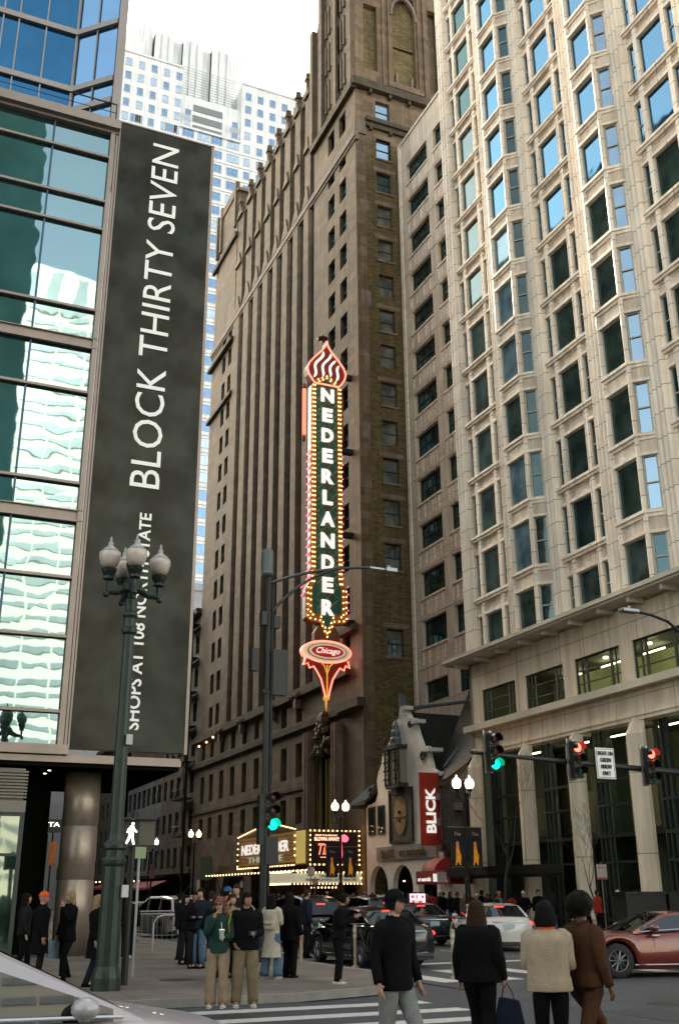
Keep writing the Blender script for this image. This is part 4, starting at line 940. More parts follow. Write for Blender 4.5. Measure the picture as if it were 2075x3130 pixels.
for k in range(34):
    h = 192.9-k*pit
    for y in [28.4+3.12*j for j in range(6)]:
        if h > 176: rects.append((y-.0, y+1.5, h-2.3, h))
    for y in [61.9+3.25*j for j in range(6)]: rects.append((y, y+1.6, h-2.3, h))
    if h < 177:
        for y0 in (24.5, 33.5, 42.0, 46.2, 50.0, 53.4, 57.6): rects.append((y0, y0+3.0, h-2.35, h))
for z in (182.6, 179.4): 
    for y in (46.6, 58.6): rects.append((y, y+1.6, z-1.8, z))
sash(FW, rects, W_, mat('white_frame', (.7, .7, .72), .5, 0, 0), [G_wt, G_wt, G_wt, G_wt2], -.02+.1, cap=90, bars=0, vert=2, fw=.12)
b = MB()
for z in (185.8, 182.6, 179.6): FW.box(b, 49, 56.5, z-1.9, z, -1.45, -1.35) ; 
b.build('louvre_band', mat('grey_louvre', (.3, .3, .32), .6, 0, .1, 4), W_)
b = MB()
for k in range(40): FW.box(b, 20, 90, 176.8-k*pit+.55, 176.8-k*pit+.68, 0, .18) if k else FW.box(b, 45.6, 61, 176.6, 177.2, -.2, .4)
FW.box(b, 20, 45.6, 194.6, 195.2, -.5, .25); FW.box(b, 61, 90, 195.3, 195.9, -.5, .25); b.build('cornice_line', M_wt, W_)
Lb = thing('pale_low_block', 'pale grey office block low between the black banner and the brown tower', 'building', (-170, 50, 0))
b = MB(); b.box(-185, -165, 20, 80, 0, 51.5); b.box(-166, -164.8, 20, 80, 50.5, 51.8); b.build('wall', mat('pale_concrete', (.55, .55, .56), .7, 0, .1), Lb)
sash(Fac('E', -165), [(40+2.2*j, 41.5+2.2*j, 44-4*k, 46.6-4*k) for j in range(8) for k in range(4)], Lb, MT['white_frame'], [G_wt2], .02, cap=30, bars=0, vert=1)

# ================================================================ DARK BUILDINGS DOWN THE STREET (north side)
def plain_building(name, label, x0, x1, h, m, cols, rows, z0=4.5, gm=None, y0=30.2, floor=3.7, wm=1.3):
    t = thing(name, label, 'building', ((x0+x1)/2, y0+2, 0)); F_ = Fac('S', y0)
    pw = (x1-x0)/cols; hs = [(x0+pw*(j+.5)-wm/2, x0+pw*(j+.5)+wm/2, z0+floor*k, z0+floor*k+2.1) for j in range(cols) for k in range(rows) if z0+floor*k+2.2 < h-.8]
    b = MB(); F_.wall(b, x0, x1, 4.0, h, hs, .3); b.box(x0, x1-.05, y0+.5, y0+18, 0, h-.1); b.build('wall', m, t)
    b = MB(); F_.box(b, x0-.1, x1+.1, h-.6, h, -.1, .7); F_.box(b, x0, x1, 3.9, 4.3, -.1, .4); b.build('cornice', M_sdk, t)
    sash(F_, hs, t, M_fdark, gm or [G_drk, G_pale, G_drk], -.22, cap=30)
    b = MB(); F_.box(b, x0+.3, x1-.3, .3, 3.6, -.4, -.2); b.build('shopfront', M_dark, t)
    return t, F_
M_gst = blockmat('grey_loft_stone', (.16, .17, .165), 1.2, .7, .012, None, .15, .8, scale=.4)
t1, F1 = plain_building('fire_escape_building', 'tall narrow soot-dark building with iron fire escape beside the brown tower', -121, -107.3, 31.5, M_sdk, 5, 8)
b = MB()
for k in range(7):
    z = 7.5+3.7*k; b.box(-112, -107.6, 28.9, 30.1, z, z+.08); b.tube([(-112, 28.95, z+1.0), (-107.6, 28.95, z+1.0)], .03, 4); b.tube([(-112, 29.3, z), (-108, 29.3, z+3.7)], .05, 4)
    for q in range(7): b.tube([(-112+q*.72, 28.95, z), (-112+q*.72, 28.95, z+1)], .02, 4)
b.tube([(-107.4, 29.2, 3), (-107.4, 29.2, 31)], .16, 6); b.build('fire_escape', M_black, t1)
plain_building('grey_loft_building', 'grey loft building with tall paired windows down the street past the fire escape', -139, -121.2, 16.4, M_gst, 7, 4, gm=[G_pale, G_teal, G_cur], wm=1.7)
plain_building('dark_setback_building', 'tall dark building with pale floor bands seen over the street beyond the lamp post', -160, -141, 22, M_sdk, 6, 5, gm=[G_pale, G_sky])
plain_building('blue_glass_corner_building', 'small blue-green glazed building framed between round column and lamp post', -182, -162, 15.5, mat('green_panel', (.08, .14, .15), .5, .2, .2), 8, 4, gm=[G_sky, G_pale], wm=1.9)
plain_building('far_brown_block', 'farthest low brown block at the left end of the street', -260, -190, 18, M_sdk, 16, 3)
for (x0, x1, z, lb) in ((-150, -141, 2.5, 'long crimson awning glimpsed between column and lamp post'), (-130, -116, 2.35, 'crimson awning with small lamps right of the lamp post, above the taxi')):
    t = thing('crimson_awning', lb, 'awning', ((x0+x1)/2, 29, z), group='crimson awnings down the street'); b = MB()
    b.add([(x0, 30, z+.95), (x1, 30, z+.95), (x1, 28.2, z+.25), (x0, 28.2, z+.25), (x0, 28.2, z), (x1, 28.2, z)], [(0, 3, 2, 1), (3, 4, 5, 2)]); b.build('awning_canvas', mat('crimson_canvas', (.28, .02, .04), .7, 0, .15, emit=0), t)
    b = MB(); [b.ball((x0+1.5+j*2.5, 28.6, z+1.0), .09, 6) for j in range(3)]; b.build('awning_lamp', M_bulb, t)

# ================================================================ BUILDINGS OUT OF THE FRAME: shade and reflections
O1 = thing('banded_white_tower', 'white banded office tower reflected in the glass corner', 'building', (275, 38, 0))
b = MB(); b.box(252, 290, 16, 70, 0, 190, 0)
b.box(254, 288, 22, 66, 190, 205, 0); b.build('shaft', mat('reflected_white', (.50, .47, .40), .6, 0, .04), O1)
b = MB()
for k in range(40):
    for j in range(6): b.box(251.6, 252.2, 16.8+j*8.9, 25+j*8.9, 6+k*4.6, 7.7+k*4.6)
for k in range(5): b.box(253.5, 254.2, 24+k*8, 28+k*8, 191, 203)
b.build('window_band', mat('band_glass', (.22, .25, .27), .2, .1, .2, .2), O1)
O2 = thing('east_side_store', 'ochre stone department store reflected in the left edge of the glass corner', 'building', (60, -10, 0))
b = MB(); b.box(45, 120, -60, 4.2, 0, 44); b.build('wall', blockmat('store_stone', (.10, .115, .07), 6, 4, .3, (.04, .05, .035), .1, .8, 0), O2)
c = MB(); c.box(130, 200, -60, 15.2, 0, 165); c.build('rear_tower', mat('teal_tower_wall', (.018, .045, .05), 1, 0, .3, .05, spec=0), O2)
b = MB()
for k in range(9):
    for j in range(9): b.box(44.8, 45.1, -50+j*6, -46.5+j*6, 4+k*4.4, 6.8+k*4.4)
b.build('window', G_drk, O2)
O3 = thing('south_street_block', 'stone block along the south side of the street past the retail building', 'building', (-180, -20, 0))
b = MB(); b.box(-240, -146, -80, 4.8, 0, 46); b.box(-420, -262, -80, 4.8, 0, 60); b.box(-124, -100, -50, 4.4, 29, 36); b.build('wall', mat('south_stone', (.07, .065, .055), .9, 0, .4, .3, spec=.1), O3)
b = MB()
for k in range(4):
    for j in range(3): b.box(-146.1, -145.9, 3.6-j*2.4, 4.5-j*2.4, 5+k*4, 7.4+k*4)
each(b, 'window', G_cur, O3)
O4 = thing('added_shade_tower', 'unseen stone tower added at the west end to shade the street', 'building', (-520, -10, 0))
b = MB(); b.box(-540, -500, -60, 31, 0, 246); b.build('wall', MT['south_stone'], O4)  # added mass, never in view, keeps the low sun off the street
# ================================================================ STREET FURNITURE
# ornate four-globe lamp
Lx, Ly = -20.95, 4.35
Lp = thing('four_globe_street_lamp', 'tall fluted green street lamp with four frosted acorn globes in the left foreground', 'street lamp', (Lx, Ly, .13))
b = MB(); b.lathe([(.28, .13), (.28, .35), (.26, .45), (.22, .55), (.205, 2.3), (.235, 2.36), (.24, 2.42), (.2, 2.48), (.2, 2.6), (.235, 2.64), (.235, 2.7), (.17, 2.78)], (Lx, Ly, 0), 24, ribs=.05); b.build('base', M_green, Lp)
b = MB(); b.lathe([(.17, 2.75), (.145, 2.9), (.12, 6.4), (.11, 6.85), (.16, 6.9), (.17, 6.98), (.13, 7.02), (.13, 7.2), (.16, 7.26), (.15, 7.32), (.12, 7.36), (.14, 7.6), (.09, 7.66), (.1, 7.74), (.2, 7.8), (.22, 7.92), (.16, 8.02), (.08, 8.1), (.1, 8.2), (.16, 8.36), (.16, 8.42)], (Lx, Ly, 0), 24, ribs=.07); b.build('shaft', M_green, Lp)
M_fro = mat('frosted_globe', (.62, .53, .46), .35, 0, .12, 6, spec=.6); M_frt = mat('globe_cap', (.42, .42, .4), .3, .2, .1)
for i, (az, r, z0) in enumerate(((1.55, .56, 7.93), (-1.45, .53, 7.95), (-.12, .47, 7.93), (3.35, .50, 7.93))):
    cx, cy_ = Lx+cos(az)*r, Ly+sin(az)*r
    if i == 2: pass
    b = MB(); b.tube([(Lx+cos(az)*.12, Ly+sin(az)*.12, 7.86), (Lx+cos(az)*r*.6, Ly+sin(az)*r*.6, 7.74), (Lx+cos(az)*r*.98, Ly+sin(az)*r*.98, 7.72), (cx, cy_, 7.85), (cx, cy_, z0)], [.09, .075, .06, .05, .05], 8)
    b.ball((Lx+cos(az)*r*1.05, Ly+sin(az)*r*1.05, 7.66), .07, 8); b.lathe([(.04, 0), (.12, .04), (.1, .1), (.15, .2), (.17, .26), (.13, .28)], (cx, cy_, z0), 12); ao = b.build('arm', M_green, Lp)
    zz = z0+.28; b = MB(); b.lathe([(.12, 0), (.19, .1), (.225, .24), (.22, .34)], (cx, cy_, zz), 18); b.build('globe', M_fro, ao, True, True)
    b = MB(); b.lathe([(.22, .34), (.15, .42), (.07, .48), (.05, .53), (.06, .56), (.02, .6), (.03, .64), (.01, .7)], (cx, cy_, zz), 16); b.build('globe_cap', M_frt, ao, True, True)
b = MB(); b.box(Lx+.13, Lx+.2, Ly+.05, Ly+.17, 4.6, 4.8); b.box(Lx+.1, Lx+.26, Ly+.14, Ly+.26, 1.75, 1.97); each(b, 'sticker', mat('pale_sticker', (.6, .58, .56), .6, 0, .1), Lp)

def signal_head(parent, x, y, z, lit, face=(1, 0), k=1.0):
    """three-lens head facing +x; z is its top"""
    b = MB(); b.box(x-.12, x+.06, y-.17, y+.17, z-1.06, z)
    for i in range(3): b.box(x+.06, x+.09, y-.165, y+.165, z-.34*(i+1), z-.34*i-.02)
    h = b.build('signal_head', M_black, parent, bevel=.012)
    for i, c in enumerate(('red', 'amber', 'green')):
        zc = z-.18-.35*i; on_ = c == lit
        cols = {'red': (1, .05, .03), 'amber': (1, .4, .02), 'green': (.0, .9, .42)}
        m_ = mat('lit_'+c, cols[c], .4, 0, 0, emit=1.6) if on_ else mat('unlit_'+c, tuple(v*.10+.005 for v in cols[c]), .3, 0, 0)
        g = MB(); g.lathe([(.14, 0), (.12, .03), (.06, .055), (.01, .06)], (0, 0, 0), 16); g.v = [(x+.085+p[2], y+p[0], zc+p[1]) for p in g.v]; g.build('lens', m_, h, True, True)
        v = MB(); n = 14; r = .155
        A0 = [(x+.09, y+r*cos(t), zc+r*sin(t)) for t in [-.35+(pi+.7)*j/n for j in range(n+1)]]; A1 = [(x+.33, p[1], p[2]) for p in A0]
        v.add(A0+A1, [(j, j+1, j+n+2, j+n+1) for j in range(n)]); vo = v.build('visor', M_black, h)
        so_ = vo.modifiers.new('thick', 'SOLIDIFY'); so_.thickness = .006
    return h
# signal and light pole, centre
sx, sy_ = -27.6, 9.75
Sp = thing('signal_light_pole', 'slim dark pole with canister on top, light arm and green traffic light at centre', 'traffic light', (sx, sy_, .13))
b = MB(); b.lathe([(.17, .13), (.17, .4), (.12, .5), (.11, 4.6), (.10, 4.62), (.09, 7.1), (.12, 7.12), (.12, 7.2), (.085, 7.25), (.075, 10.6)], (sx, sy_, 0), 14); b.tube([(sx+.1, sy_+.11, .2), (sx+.08, sy_+.11, 10.2)], .03, 6); b.build('pole', M_black, Sp)
b = MB(); b.lathe([(.16, 10.6), (.2, 10.66), (.17, 10.75), (.17, 11.35), (.15, 11.42)], (sx, sy_-.05, 0), 14); b.build('antenna_canister', mat('canister_grey', (.12, .15, .14), .5, .2, .1), Sp)
a0 = at(830, 1782, 0, sx); a1 = at(830, 1870, 0, sx); e = at(1130, 1735, 0, sx); e2 = at(1190, 1743, 0, sx)
def bez(p, q, r_, n=10): return [p*(1-t)**2+q*2*t*(1-t)+r_*t*t for t in [j/n for j in range(n+1)]]
b = MB(); b.tube(bez(a0, at(950, 1735, 0, sx), e), .045, 6); b.tube(bez(a1, at(930, 1755, 0, sx), at(1050, 1733, 0, sx)), .045, 6); b.build('arm', M_black, Sp)
b = MB(); b.tube([e, e2], [.05, .05], 6); b.box(sx-.12, sx+.12, e2.y-.15, e2.y+.22, e2.z-.06, e2.z+.05); b.ball((sx, e2.y-.02, e2.z+.1), .06, 8); b.build('luminaire', M_steel, Sp)
b = MB(); b.box(sx-.15, sx+.15, sy_+.12, sy_+.55, 7.1, 8.4); b.box(sx-.1, sx+.12, sy_-.5, sy_-.3, 7.75, 8.4); b.box(sx-.1, sx+.15, sy_-.24, sy_-.08, 9.1, 9.5); b.box(sx-.1, sx+.12, sy_+.14, sy_+.34, 9.05, 9.4); each(b, 'control_box', M_black, Sp)
b = MB(); b.box(sx-.13, sx+.10, sy_-.18, sy_+.05, 3.05, 4.35); b.box(sx-.15, sx+.14, sy_+.0, sy_+.36, 2.55, 3.25); b.build('side_housing', M_black, Sp)
signal_head(Sp, sx+.02, sy_+.2, 4.45, 'green')
# walk signal
Wp = thing('walk_signal', 'black pedestrian signal showing a lit white walking figure behind the big lamp', 'pedestrian signal', (-22, 4.85, .13))
b = MB(); b.tube([(-22, 4.92, .13), (-22, 4.92, 3.4)], .07, 10); b.build('pole', M_black, Wp)
b = MB(); b.box(-22.1, -21.9, 4.62, 5.36, 2.72, 3.27); b.prism([(-21.9, 4.62), (-21.72, 4.62), (-21.72, 4.64), (-21.9, 4.66)], 2.74, 3.25); b.box(-21.9, -21.72, 4.62, 5.36, 3.24, 3.27); b.build('housing', M_black, Wp)
b = MB(); X = -21.885
def man(y, z, s_): 
    f = lambda pts: b.prism([(y+p[0]*s_, z+p[1]*s_) for p in pts], X-.01, X, 'x')
    b.ball((X, y+.3*s_, z+1.88*s_), .13*s_, 8, sc=(.2, 1, 1))
    f([(0, 1.0), (.4, 1.0), (.42, 1.65), (.3, 1.72), (.05, 1.65)]); f([(.0, 1.05), (.2, 1.0), (.1, .5), (-.2, 0), (-.38, .0), (-.1, .55)]); f([(.2, 1.0), (.4, 1.05), (.42, .6), (.55, .0), (.38, .0), (.25, .55)])
    f([(.08, 1.6), (-.15, 1.4), (-.25, 1.05), (-.15, 1.03), (-.05, 1.32), (.1, 1.4)]); f([(.35, 1.6), (.55, 1.35), (.75, 1.15), (.68, 1.07), (.45, 1.25), (.33, 1.4)])
man(4.82, 2.76, .215); b.build('walking_figure', mat('walk_white', (1, .95, .78), .5, 0, 0, emit=.8), Wp)
b = MB(); b.box(-21.9, -21.89, 5.02, 5.34, 2.75, 3.24); b.build('dark_lens', mat('brown_lens', (.07, .06, .04), .4, 0, .1), Wp)
# mast arm with three heads and sign
Ma = thing('signal_mast_arm', 'long black signal mast arm reaching in from the right with three traffic lights', 'traffic light', (-26, 27.5, .13))
b = MB(); b.tube([(-26, 27.5, .13), (-26, 27.5, 6.2)], .15, 12); b.tube([(-26, 27.5, 5.1), (-26, 22.8, 5.28), (-26, 15.4, 5.56)], [.12, .10, .05], 10); b.build('mast', M_black, Ma)
for y, zt, c in ((15.95, 6.1, 'green'), (18.8, 6.0, 'red'), (21.5, 5.93, 'red'), (23.3, 5.88, 'red')):
    signal_head(Ma, -25.72, y, zt, c)
    b = MB(); b.box(-26.12, -25.84, y-.04, y+.04, zt-1.1, zt+.08); b.box(-25.86, -25.84, y-.24, y-.2, zt-1.1, zt+.1); b.build('hanger', M_steel, Ma)
rs = thing('turn_restriction_sign', 'white sign reading RIGHT ON GREEN ARROW ONLY on the mast arm', 'sign', (-25.8, 19.9, 5))
b = MB(); b.box(-25.86, -25.84, 19.58, 20.27, 4.97, 5.88); b.build('sign_panel', mat('sign_white', (.68, .67, .63), .5, 0, .04), rs, bevel=.01)
b = MB()
for (y0, y1, z0, z1) in ((19.61, 20.24, 5.0, 5.015), (19.61, 20.24, 5.835, 5.85), (19.61, 19.625, 5.015, 5.835), (20.225, 20.24, 5.015, 5.835)): b.box(-25.84, -25.835, y0, y1, z0, z1)
b.build('border', M_black, rs)
M_bk = mat('sign_black', (.02, .02, .02), .6, 0, 0)
for i, (s_, wv) in enumerate((('RIGHT ON', .53), ('GREEN', .38), ('ARROW', .40), ('ONLY', .29))): text(s_, (-25.83, 19.925-wv/2, 5.66-.195*i), (0, 1, 0), (0, 0, 1), wv, .12, M_bk, rs, bold=.0)
# cobra light at right
Cb = thing('cobra_street_light', 'grey cobra-head street light arching in at the right edge', 'street lamp', (-26, 27.5, .13))
p_ = [at(x, y, 0, -26) for x, y in ((1945, 1870), (1990, 1880), (2040, 1900), (2090, 1945))]
b = MB(); b.tube([*p_, Vector((-26, 26.6, 8.6)), Vector((-26, 27.3, 6.0)), Vector((-26, 27.3, 4))], .05, 7); b.build('arm', M_black, Cb)
b = MB(); q = p_[0]; b.box(-26.14, -25.86, q.y-.62, q.y+.02, q.z-.06, q.z+.06); b.tube([(-26, q.y-.3, q.z+.06), (-26, q.y-.3, q.z+.16)], .06, 8); b.build('luminaire', M_steel, Cb, bevel=.02)
# twin-globe lamps
def twin(loc, label, h=6.95, gm=M_globe, banner=None):
    t = thing('twin_globe_lamp', label, 'street lamp', loc, group='twin-globe lamps along the north pavement'); x, y, z = 0, 0, 0
    b = MB(); b.lathe([(.28, 0), (.28, .3), (.16, .5), (.13, 2.2), (.15, 2.25), (.09, 2.4), (.07, h-1.0), (.11, h-.98), (.06, h-.7)], (0, 0, 0), 12); b.build('post', M_black, t, False)
    for s_ in (-1, 1):
        b = MB(); b.tube([(0, 0, h-.75), (0, s_*.2, h-.85), (0, s_*.37, h-.7), (0, s_*.37, h-.5)], .045, 6); b.lathe([(.05, 0), (.13, .06), (.14, .16)], (0, s_*.37, h-.5), 10); a = b.build('arm', M_black, t, False)
        b = MB(); b.lathe([(.13, 0), (.21, .12), (.23, .28), (.19, .42), (.1, .5), (.03, .55), (.05, .6), (.01, .66)], (0, s_*.37, h-.34), 12); b.build('globe', gm, a, False, True)
    return t
tw = [((-46.58, 27, .13), 'nearest lit twin-globe lamp with poster banners, right of the white gable'), ((-62.1, 27, .13), 'lit twin-globe lamp in front of the theatre poster'), ((-95.35, 27, .13), 'lit twin-globe lamp left of the marquee'), ((-111.1, 27, .13), 'most distant pair of lit globes beside the walk signal')]
protot = twin(*tw[0])
for loc, lb in tw[1:]:
    c = copy_tree(protot); c.location = loc; c['label'] = lb; OFF[c.name] = Vector(loc)
M_pst = mat('banner_black', (.015, .02, .025), .6, 0, .1)
def show_banner(x, y, z0, z1, wd, label, k=1.0):
    t = thing('street_pole_banner', label, 'banner', (x, y, z0), group='show banners on the lamp posts'); b = MB(); b.box(x-.02, x+.02, y-wd/2, y+wd/2, z0, z1); b.build('banner_cloth', M_pst, t)
    h = z1-z0; b = MB(); X = x+.025
    b.prism([(y-.16*wd, z0+.14*h), (y+.2*wd, z0+.14*h), (y+.24*wd, z0+.3*h), (y+.13*wd, z0+.42*h), (y+.1*wd, z0+.52*h), (y-.1*wd, z0+.52*h), (y-.13*wd, z0+.38*h)], X, X+.004, 'x')
    for s_ in (-1, 1): b.prism([(y+s_*.05*wd, z0+.14*h), (y+s_*.17*wd, z0+.14*h), (y+s_*.2*wd, z0+.07*h), (y+s_*.12*wd, z0+.07*h)], X, X+.004, 'x')
    b.build('dress_figure', mat('banner_gold', (.75, .3, .02), .6, 0, .3, 6, emit=.03), t)
    b = MB(); b.ball((X, y, z0+.6*h), .11*wd, 8, sc=(.1, 1, 1.3)); b.box(X, X+.004, y-.1*wd, y+.1*wd, z0+.5*h, z0+.58*h); b.build('figure_head', mat('banner_skin', (.6, .22, .12), .6, 0, .2, emit=.02), t)
    text('Tina', (x+.03, y-.2*wd, z0+.8*h), (0, 1, 0), (0, 0, 1), .45*wd, .09*h, mat('banner_script', (.6, .5, .4), .6, 0, 0), t, shear=.3)
    b = MB(); b.box(x-.02, x+.03, y-wd*.42, y+wd*.42, z0+.02*h, z0+.035*h); b.box(x-.03, x+.03, y-wd/2-.1, y+wd/2+.1, z1, z1+.04); b.build('banner_rod', M_steel, t)
for i, (sd_, nm) in enumerate(((-1, 'left'), (1, 'right'))):
    show_banner(-46.55, 27+sd_*.5, 2.95, 4.85, .78, f'black show banner with a golden dress figure, {nm} of the two beside the gable shop')
    show_banner(-62.05, 27+sd_*.62, 2.75, 4.55, .78, f'black show banner with a golden dress figure, {nm} of the two before the marquee')
for x, lb in ((-95.3, 'small purple and orange pole banner far down the street'), (-84.9, 'small orange pole banner seen between the dark wall and round column')):
    pp = at(465, 2665, 0, x) if x < -90 else at(160, 2610, 0, -60)
    t = thing('small_pole_banner', lb, 'banner', pp); b = MB(); b.box(pp.x-.02, pp.x+.02, pp.y-.2, pp.y+.2, pp.z-.6, pp.z+.6); b.build('banner_cloth', mat('orange_banner' if x > -90 else 'purple_banner', (.5, .16, .02) if x > -90 else (.35, .12, .25), .6, 0, .5, 2), t)
    b = MB(); b.tube([(pp.x, pp.y-.35, .13), (pp.x, pp.y-.35, pp.z+1)], .05, 6); b.build('post', M_black, t)
# small signs on posts
def small_sign(px, py, x, wd, h, label, col=(.65, .62, .6), post=True, red=True, name='parking_sign', glyph=None):
    p = at(px, py, 0, x); t = thing(name, label, 'sign', (p.x, p.y, .13)); b = MB(); b.box(p.x-.015, p.x+.015, p.y-wd/2, p.y+wd/2, p.z-h/2, p.z+h/2); b.build('sign_panel', mat('sign_%g_%g' % (col[0], col[2]), col, .5, 0, .05), t)
    if red:
        b = MB(); b.box(p.x+.016, p.x+.02, p.y-wd*.46, p.y+wd*.46, p.z-h*.48, p.z-h*.38)
        b.tube([(p.x+.02, p.y-wd*.24+.1*wd*cos(a), p.z+h*.28+.1*wd*sin(a)) for a in [2*pi*j/10 for j in range(11)]], .012, 4); b.box(p.x+.016, p.x+.02, p.y-wd*.02, p.y+wd*.4, p.z+h*.25, p.z+h*.29); b.build('red_print', mat('print_red', (.5, .05, .04), .6, 0, 0), t)
    b = MB(); b.tube([(p.x-.03, p.y, .13), (p.x-.03, p.y, p.z+h/2+.1)], .03, 6); b.build('post', M_steel, t)
    return t
small_sign(1839, 2666, -38, .50, .60, 'white parking sign in front of the cream pilaster above the couple')
small_sign(1350, 2685, -50, .52, .55, 'white parking sign beside the red awning, above the black sedan')
small_sign(950, 2665, -58, .4, .48, 'upper white sign under the marquee corner')
small_sign(963, 2697, -58.1, .38, .36, 'lower reddish sign under the marquee corner', (.55, .3, .3))
small_sign(738, 2706, -75, .2, .45, 'small red-and-white sign left of the signal pole')
small_sign(606, 2708, -80, .22, .8, 'narrow white stacked sign on the far lamp post', red=False)
small_sign(428, 2595, -24, .28, .42, 'pale green notice below the walk signal', (.28, .36, .2), red=False, name='notice_sign')
small_sign(630, 2655, -90, 1.1, 1.9, 'grey and green panel sign down the street left of the marquee', (.16, .24, .17), red=False, name='panel_sign')
t = thing('small_lit_sign', 'tiny lit letters TA on a dark board beside the round column', 'sign', at(165, 2523, 0, -60))
p = at(165, 2523, 0, -60); b = MB(); b.box(-60.06, -60, p.y-.5, p.y+.45, p.z-.4, p.z+.3); b.build('sign_board', M_black, t); text('TA', (-59.97, p.y-.3, p.z-.08), (0, 1, 0), (0, 0, 1), .6, .22, mat('lit_letters', (.9, .95, 1), .5, 0, 0, emit=.6), t)
b = MB(); b.tube([(-60.1, p.y, .13), (-60.1, p.y, p.z)], .05, 6); b.build('post', M_black, t)
# road patches and covers
for (x, y, a, c) in ((-14.2, 11.6, 1.8, 1.1), (-17.1, 16.5, 2.6, .8), (-22.5, 18.2, 1.2, 2.6), (-13.2, 8.7, .9, 2.2)):
    b = MB(); b.prism([(x-a/2+random.uniform(-.1, .1), y-c/2), (x+a/2, y-c/2+random.uniform(-.1, .1)), (x+a/2+random.uniform(-.1, .1), y+c/2), (x-a/2, y+c/2+random.uniform(-.1, .1))], .001, .0035); struct(b, 'asphalt_patch', mat('patched_asphalt', (.04, .042, .045), .85, 0, .25, 4, .4, 60))
for (x, y, lb) in ((-15.6, 12.9, 'round iron cover in the road to the right of the coat woman'), (-22.8, 6.2, 'round iron cover in the corner paving by the lamp post')):
    t = thing('manhole_cover', lb, 'manhole cover', (x, y, 0 if x > -18 else .135)); z = .005 if x > -18 else .14; b = MB(); b.lathe([(.36, z-.004), (.36, z), (.33, z+.001)], (x, y, 0), 24); b.build('cover', mat('cast_iron', (.05, .045, .04), .6, .4, .3, 20), t)
# bollards
bol = [at(920, 2957), at(1086, 2960), at(1388, 2995), at(1770, 3020)]
lbs = ['slim flexible post standing left of the man leaning in black', 'slim flexible post standing before the black sedan door', 'slim flexible post between the capped man and the woman in the wide black coat']
pr = None
for p, lb in zip(bol, lbs):
    if pr is None:
        t = thing('flexible_post', lb, 'bollard', (p.x, p.y, 0), group='flexible posts along the kerb')
        b = MB(); b.lathe([(.1, 0), (.1, .04), (.045, .06), (.045, 1.0), (.03, 1.03)], (0, 0, 0), 12); b.build('post', mat('post_beige', (.42, .34, .24), .6, 0, .1), t, False)
        b = MB(); b.lathe([(.049, .72), (.049, .8)], (0, 0, 0), 12); b.lathe([(.049, .86), (.049, .94)], (0, 0, 0), 12); b.build('reflective_band', mat('band_white', (.6, .55, .45), .5, 0, 0), t, False); pr = t
    else: t = copy_tree(pr); t.location = (p.x, p.y, 0); t['label'] = lb
# barricades and hoop rail
def barricade(p, rz, label):
    t = thing('crowd_barrier', label, 'barrier', p, rz, 'steel crowd barriers'); b = MB()
    b.tube([(-1.1, 0, .1), (-1.1, 0, 1.0), (-1.0, 0, 1.1), (1.0, 0, 1.1), (1.1, 0, 1.0), (1.1, 0, .1)], .022, 6); b.tube([(-1.1, 0, .25), (1.1, 0, .25)], .016, 5)
    for s_ in (-.9, .9): b.tube([(s_, -.3, 0), (s_, 0, .12), (s_, .3, 0)], .02, 5)
    b.build('frame', M_steel, t, False); b = MB()
    for k in range(13): b.tube([(-.95+k*.158, 0, .25), (-.95+k*.158, 0, 1.1)], .009, 4)
    b.build('bar', M_steel, t, False); return t
p = at(445, 2925); t = barricade((p.x, p.y, .13), 1.35, 'steel crowd barrier in front of the taxi'); q = at(520, 2900)
c = copy_tree(t); c.location = (q.x-1.5, q.y, .13); c.rotation_euler.z = 1.75; c['label'] = 'steel crowd barrier standing behind the hoop rail'
p = at(505, 2930); t = thing('hoop_bike_rail', 'bent bare-steel hoop rail beside the crowd barriers', 'bike rack', (p.x, p.y, .13), 1.3); b = MB()
b.tube([(-.4, 0, 0), (-.4, 0, .85), (-.3, 0, 1.0), (-.1, 0, 1.07), (.25, 0, 1.07), (.42, 0, .97), (.5, 0, .8), (.5, 0, 0)], .035, 8); b.build('hoop', M_steel, t, False)
# planters
for i, (y, lb) in enumerate(((27.1, 'long black planter box behind the red coupe, left one'), (29.2, 'black planter box at the right edge behind the red coupe'))):
    t = thing('black_planter', lb, 'planter', (-31.2, y, .13), group='black planters on the pavement')
    p = at(1895 if i == 0 else 2027, 2790, 0, -31.5); q = at(2012 if i == 0 else 2120, 2750, 0, -31.5); t.location = (-31.5, (p.y+q.y)/2, .13); OFF[t.name] = Vector(t.location)
    b = MB(); b.box(-31.9, -31.1, p.y, q.y, .13, 1.72); b.box(-31.95, -31.05, p.y-.05, q.y+.05, 1.72, 1.8); b.build('planter_box', M_black, t); b = MB(); b.box(-31.8, -31.2, p.y+.1, q.y-.1, 1.6, 1.81); b.build('soil', mat('soil', (.03, .025, .02), .9), t)
# video kiosk
p0 = at(1253, 2768, 0, -52); p1 = at(1299, 2733, 0, -52)
t = thing('video_kiosk', 'small lit pink and white video screen on the far pavement behind the capped man', 'screen', (-52.2, (p0.y+p1.y)/2, .13))
b = MB(); b.box(-52.3, -52.02, p0.y-.06, p1.y+.06, p0.z-.06, p1.z+.06); b.tube([(-52.2, (p0.y+p1.y)/2, .13), (-52.2, (p0.y+p1.y)/2, p0.z)], .08, 8); b.build('cabinet', M_black, t)
b = MB(); b.box(-52.01, -52.0, p0.y, p1.y, p0.z, p1.z); b.build('screen', mat('screen_pink', (1, .55, .6), .5, 0, 0, emit=.3), t)
b = MB(); dy = p1.y-p0.y; dz = p1.z-p0.z
for (u, v, wv, h) in ((.08, .62, .2, .25), (.4, .55, .1, .35), (.55, .1, .25, .3), (.12, .12, .22, .3), (.75, .6, .15, .25), (.42, .1, .06, .35)): b.box(-52, -51.99, p0.y+u*dy, p0.y+(u+wv)*dy, p0.z+v*dz, p0.z+(v+h)*dz)
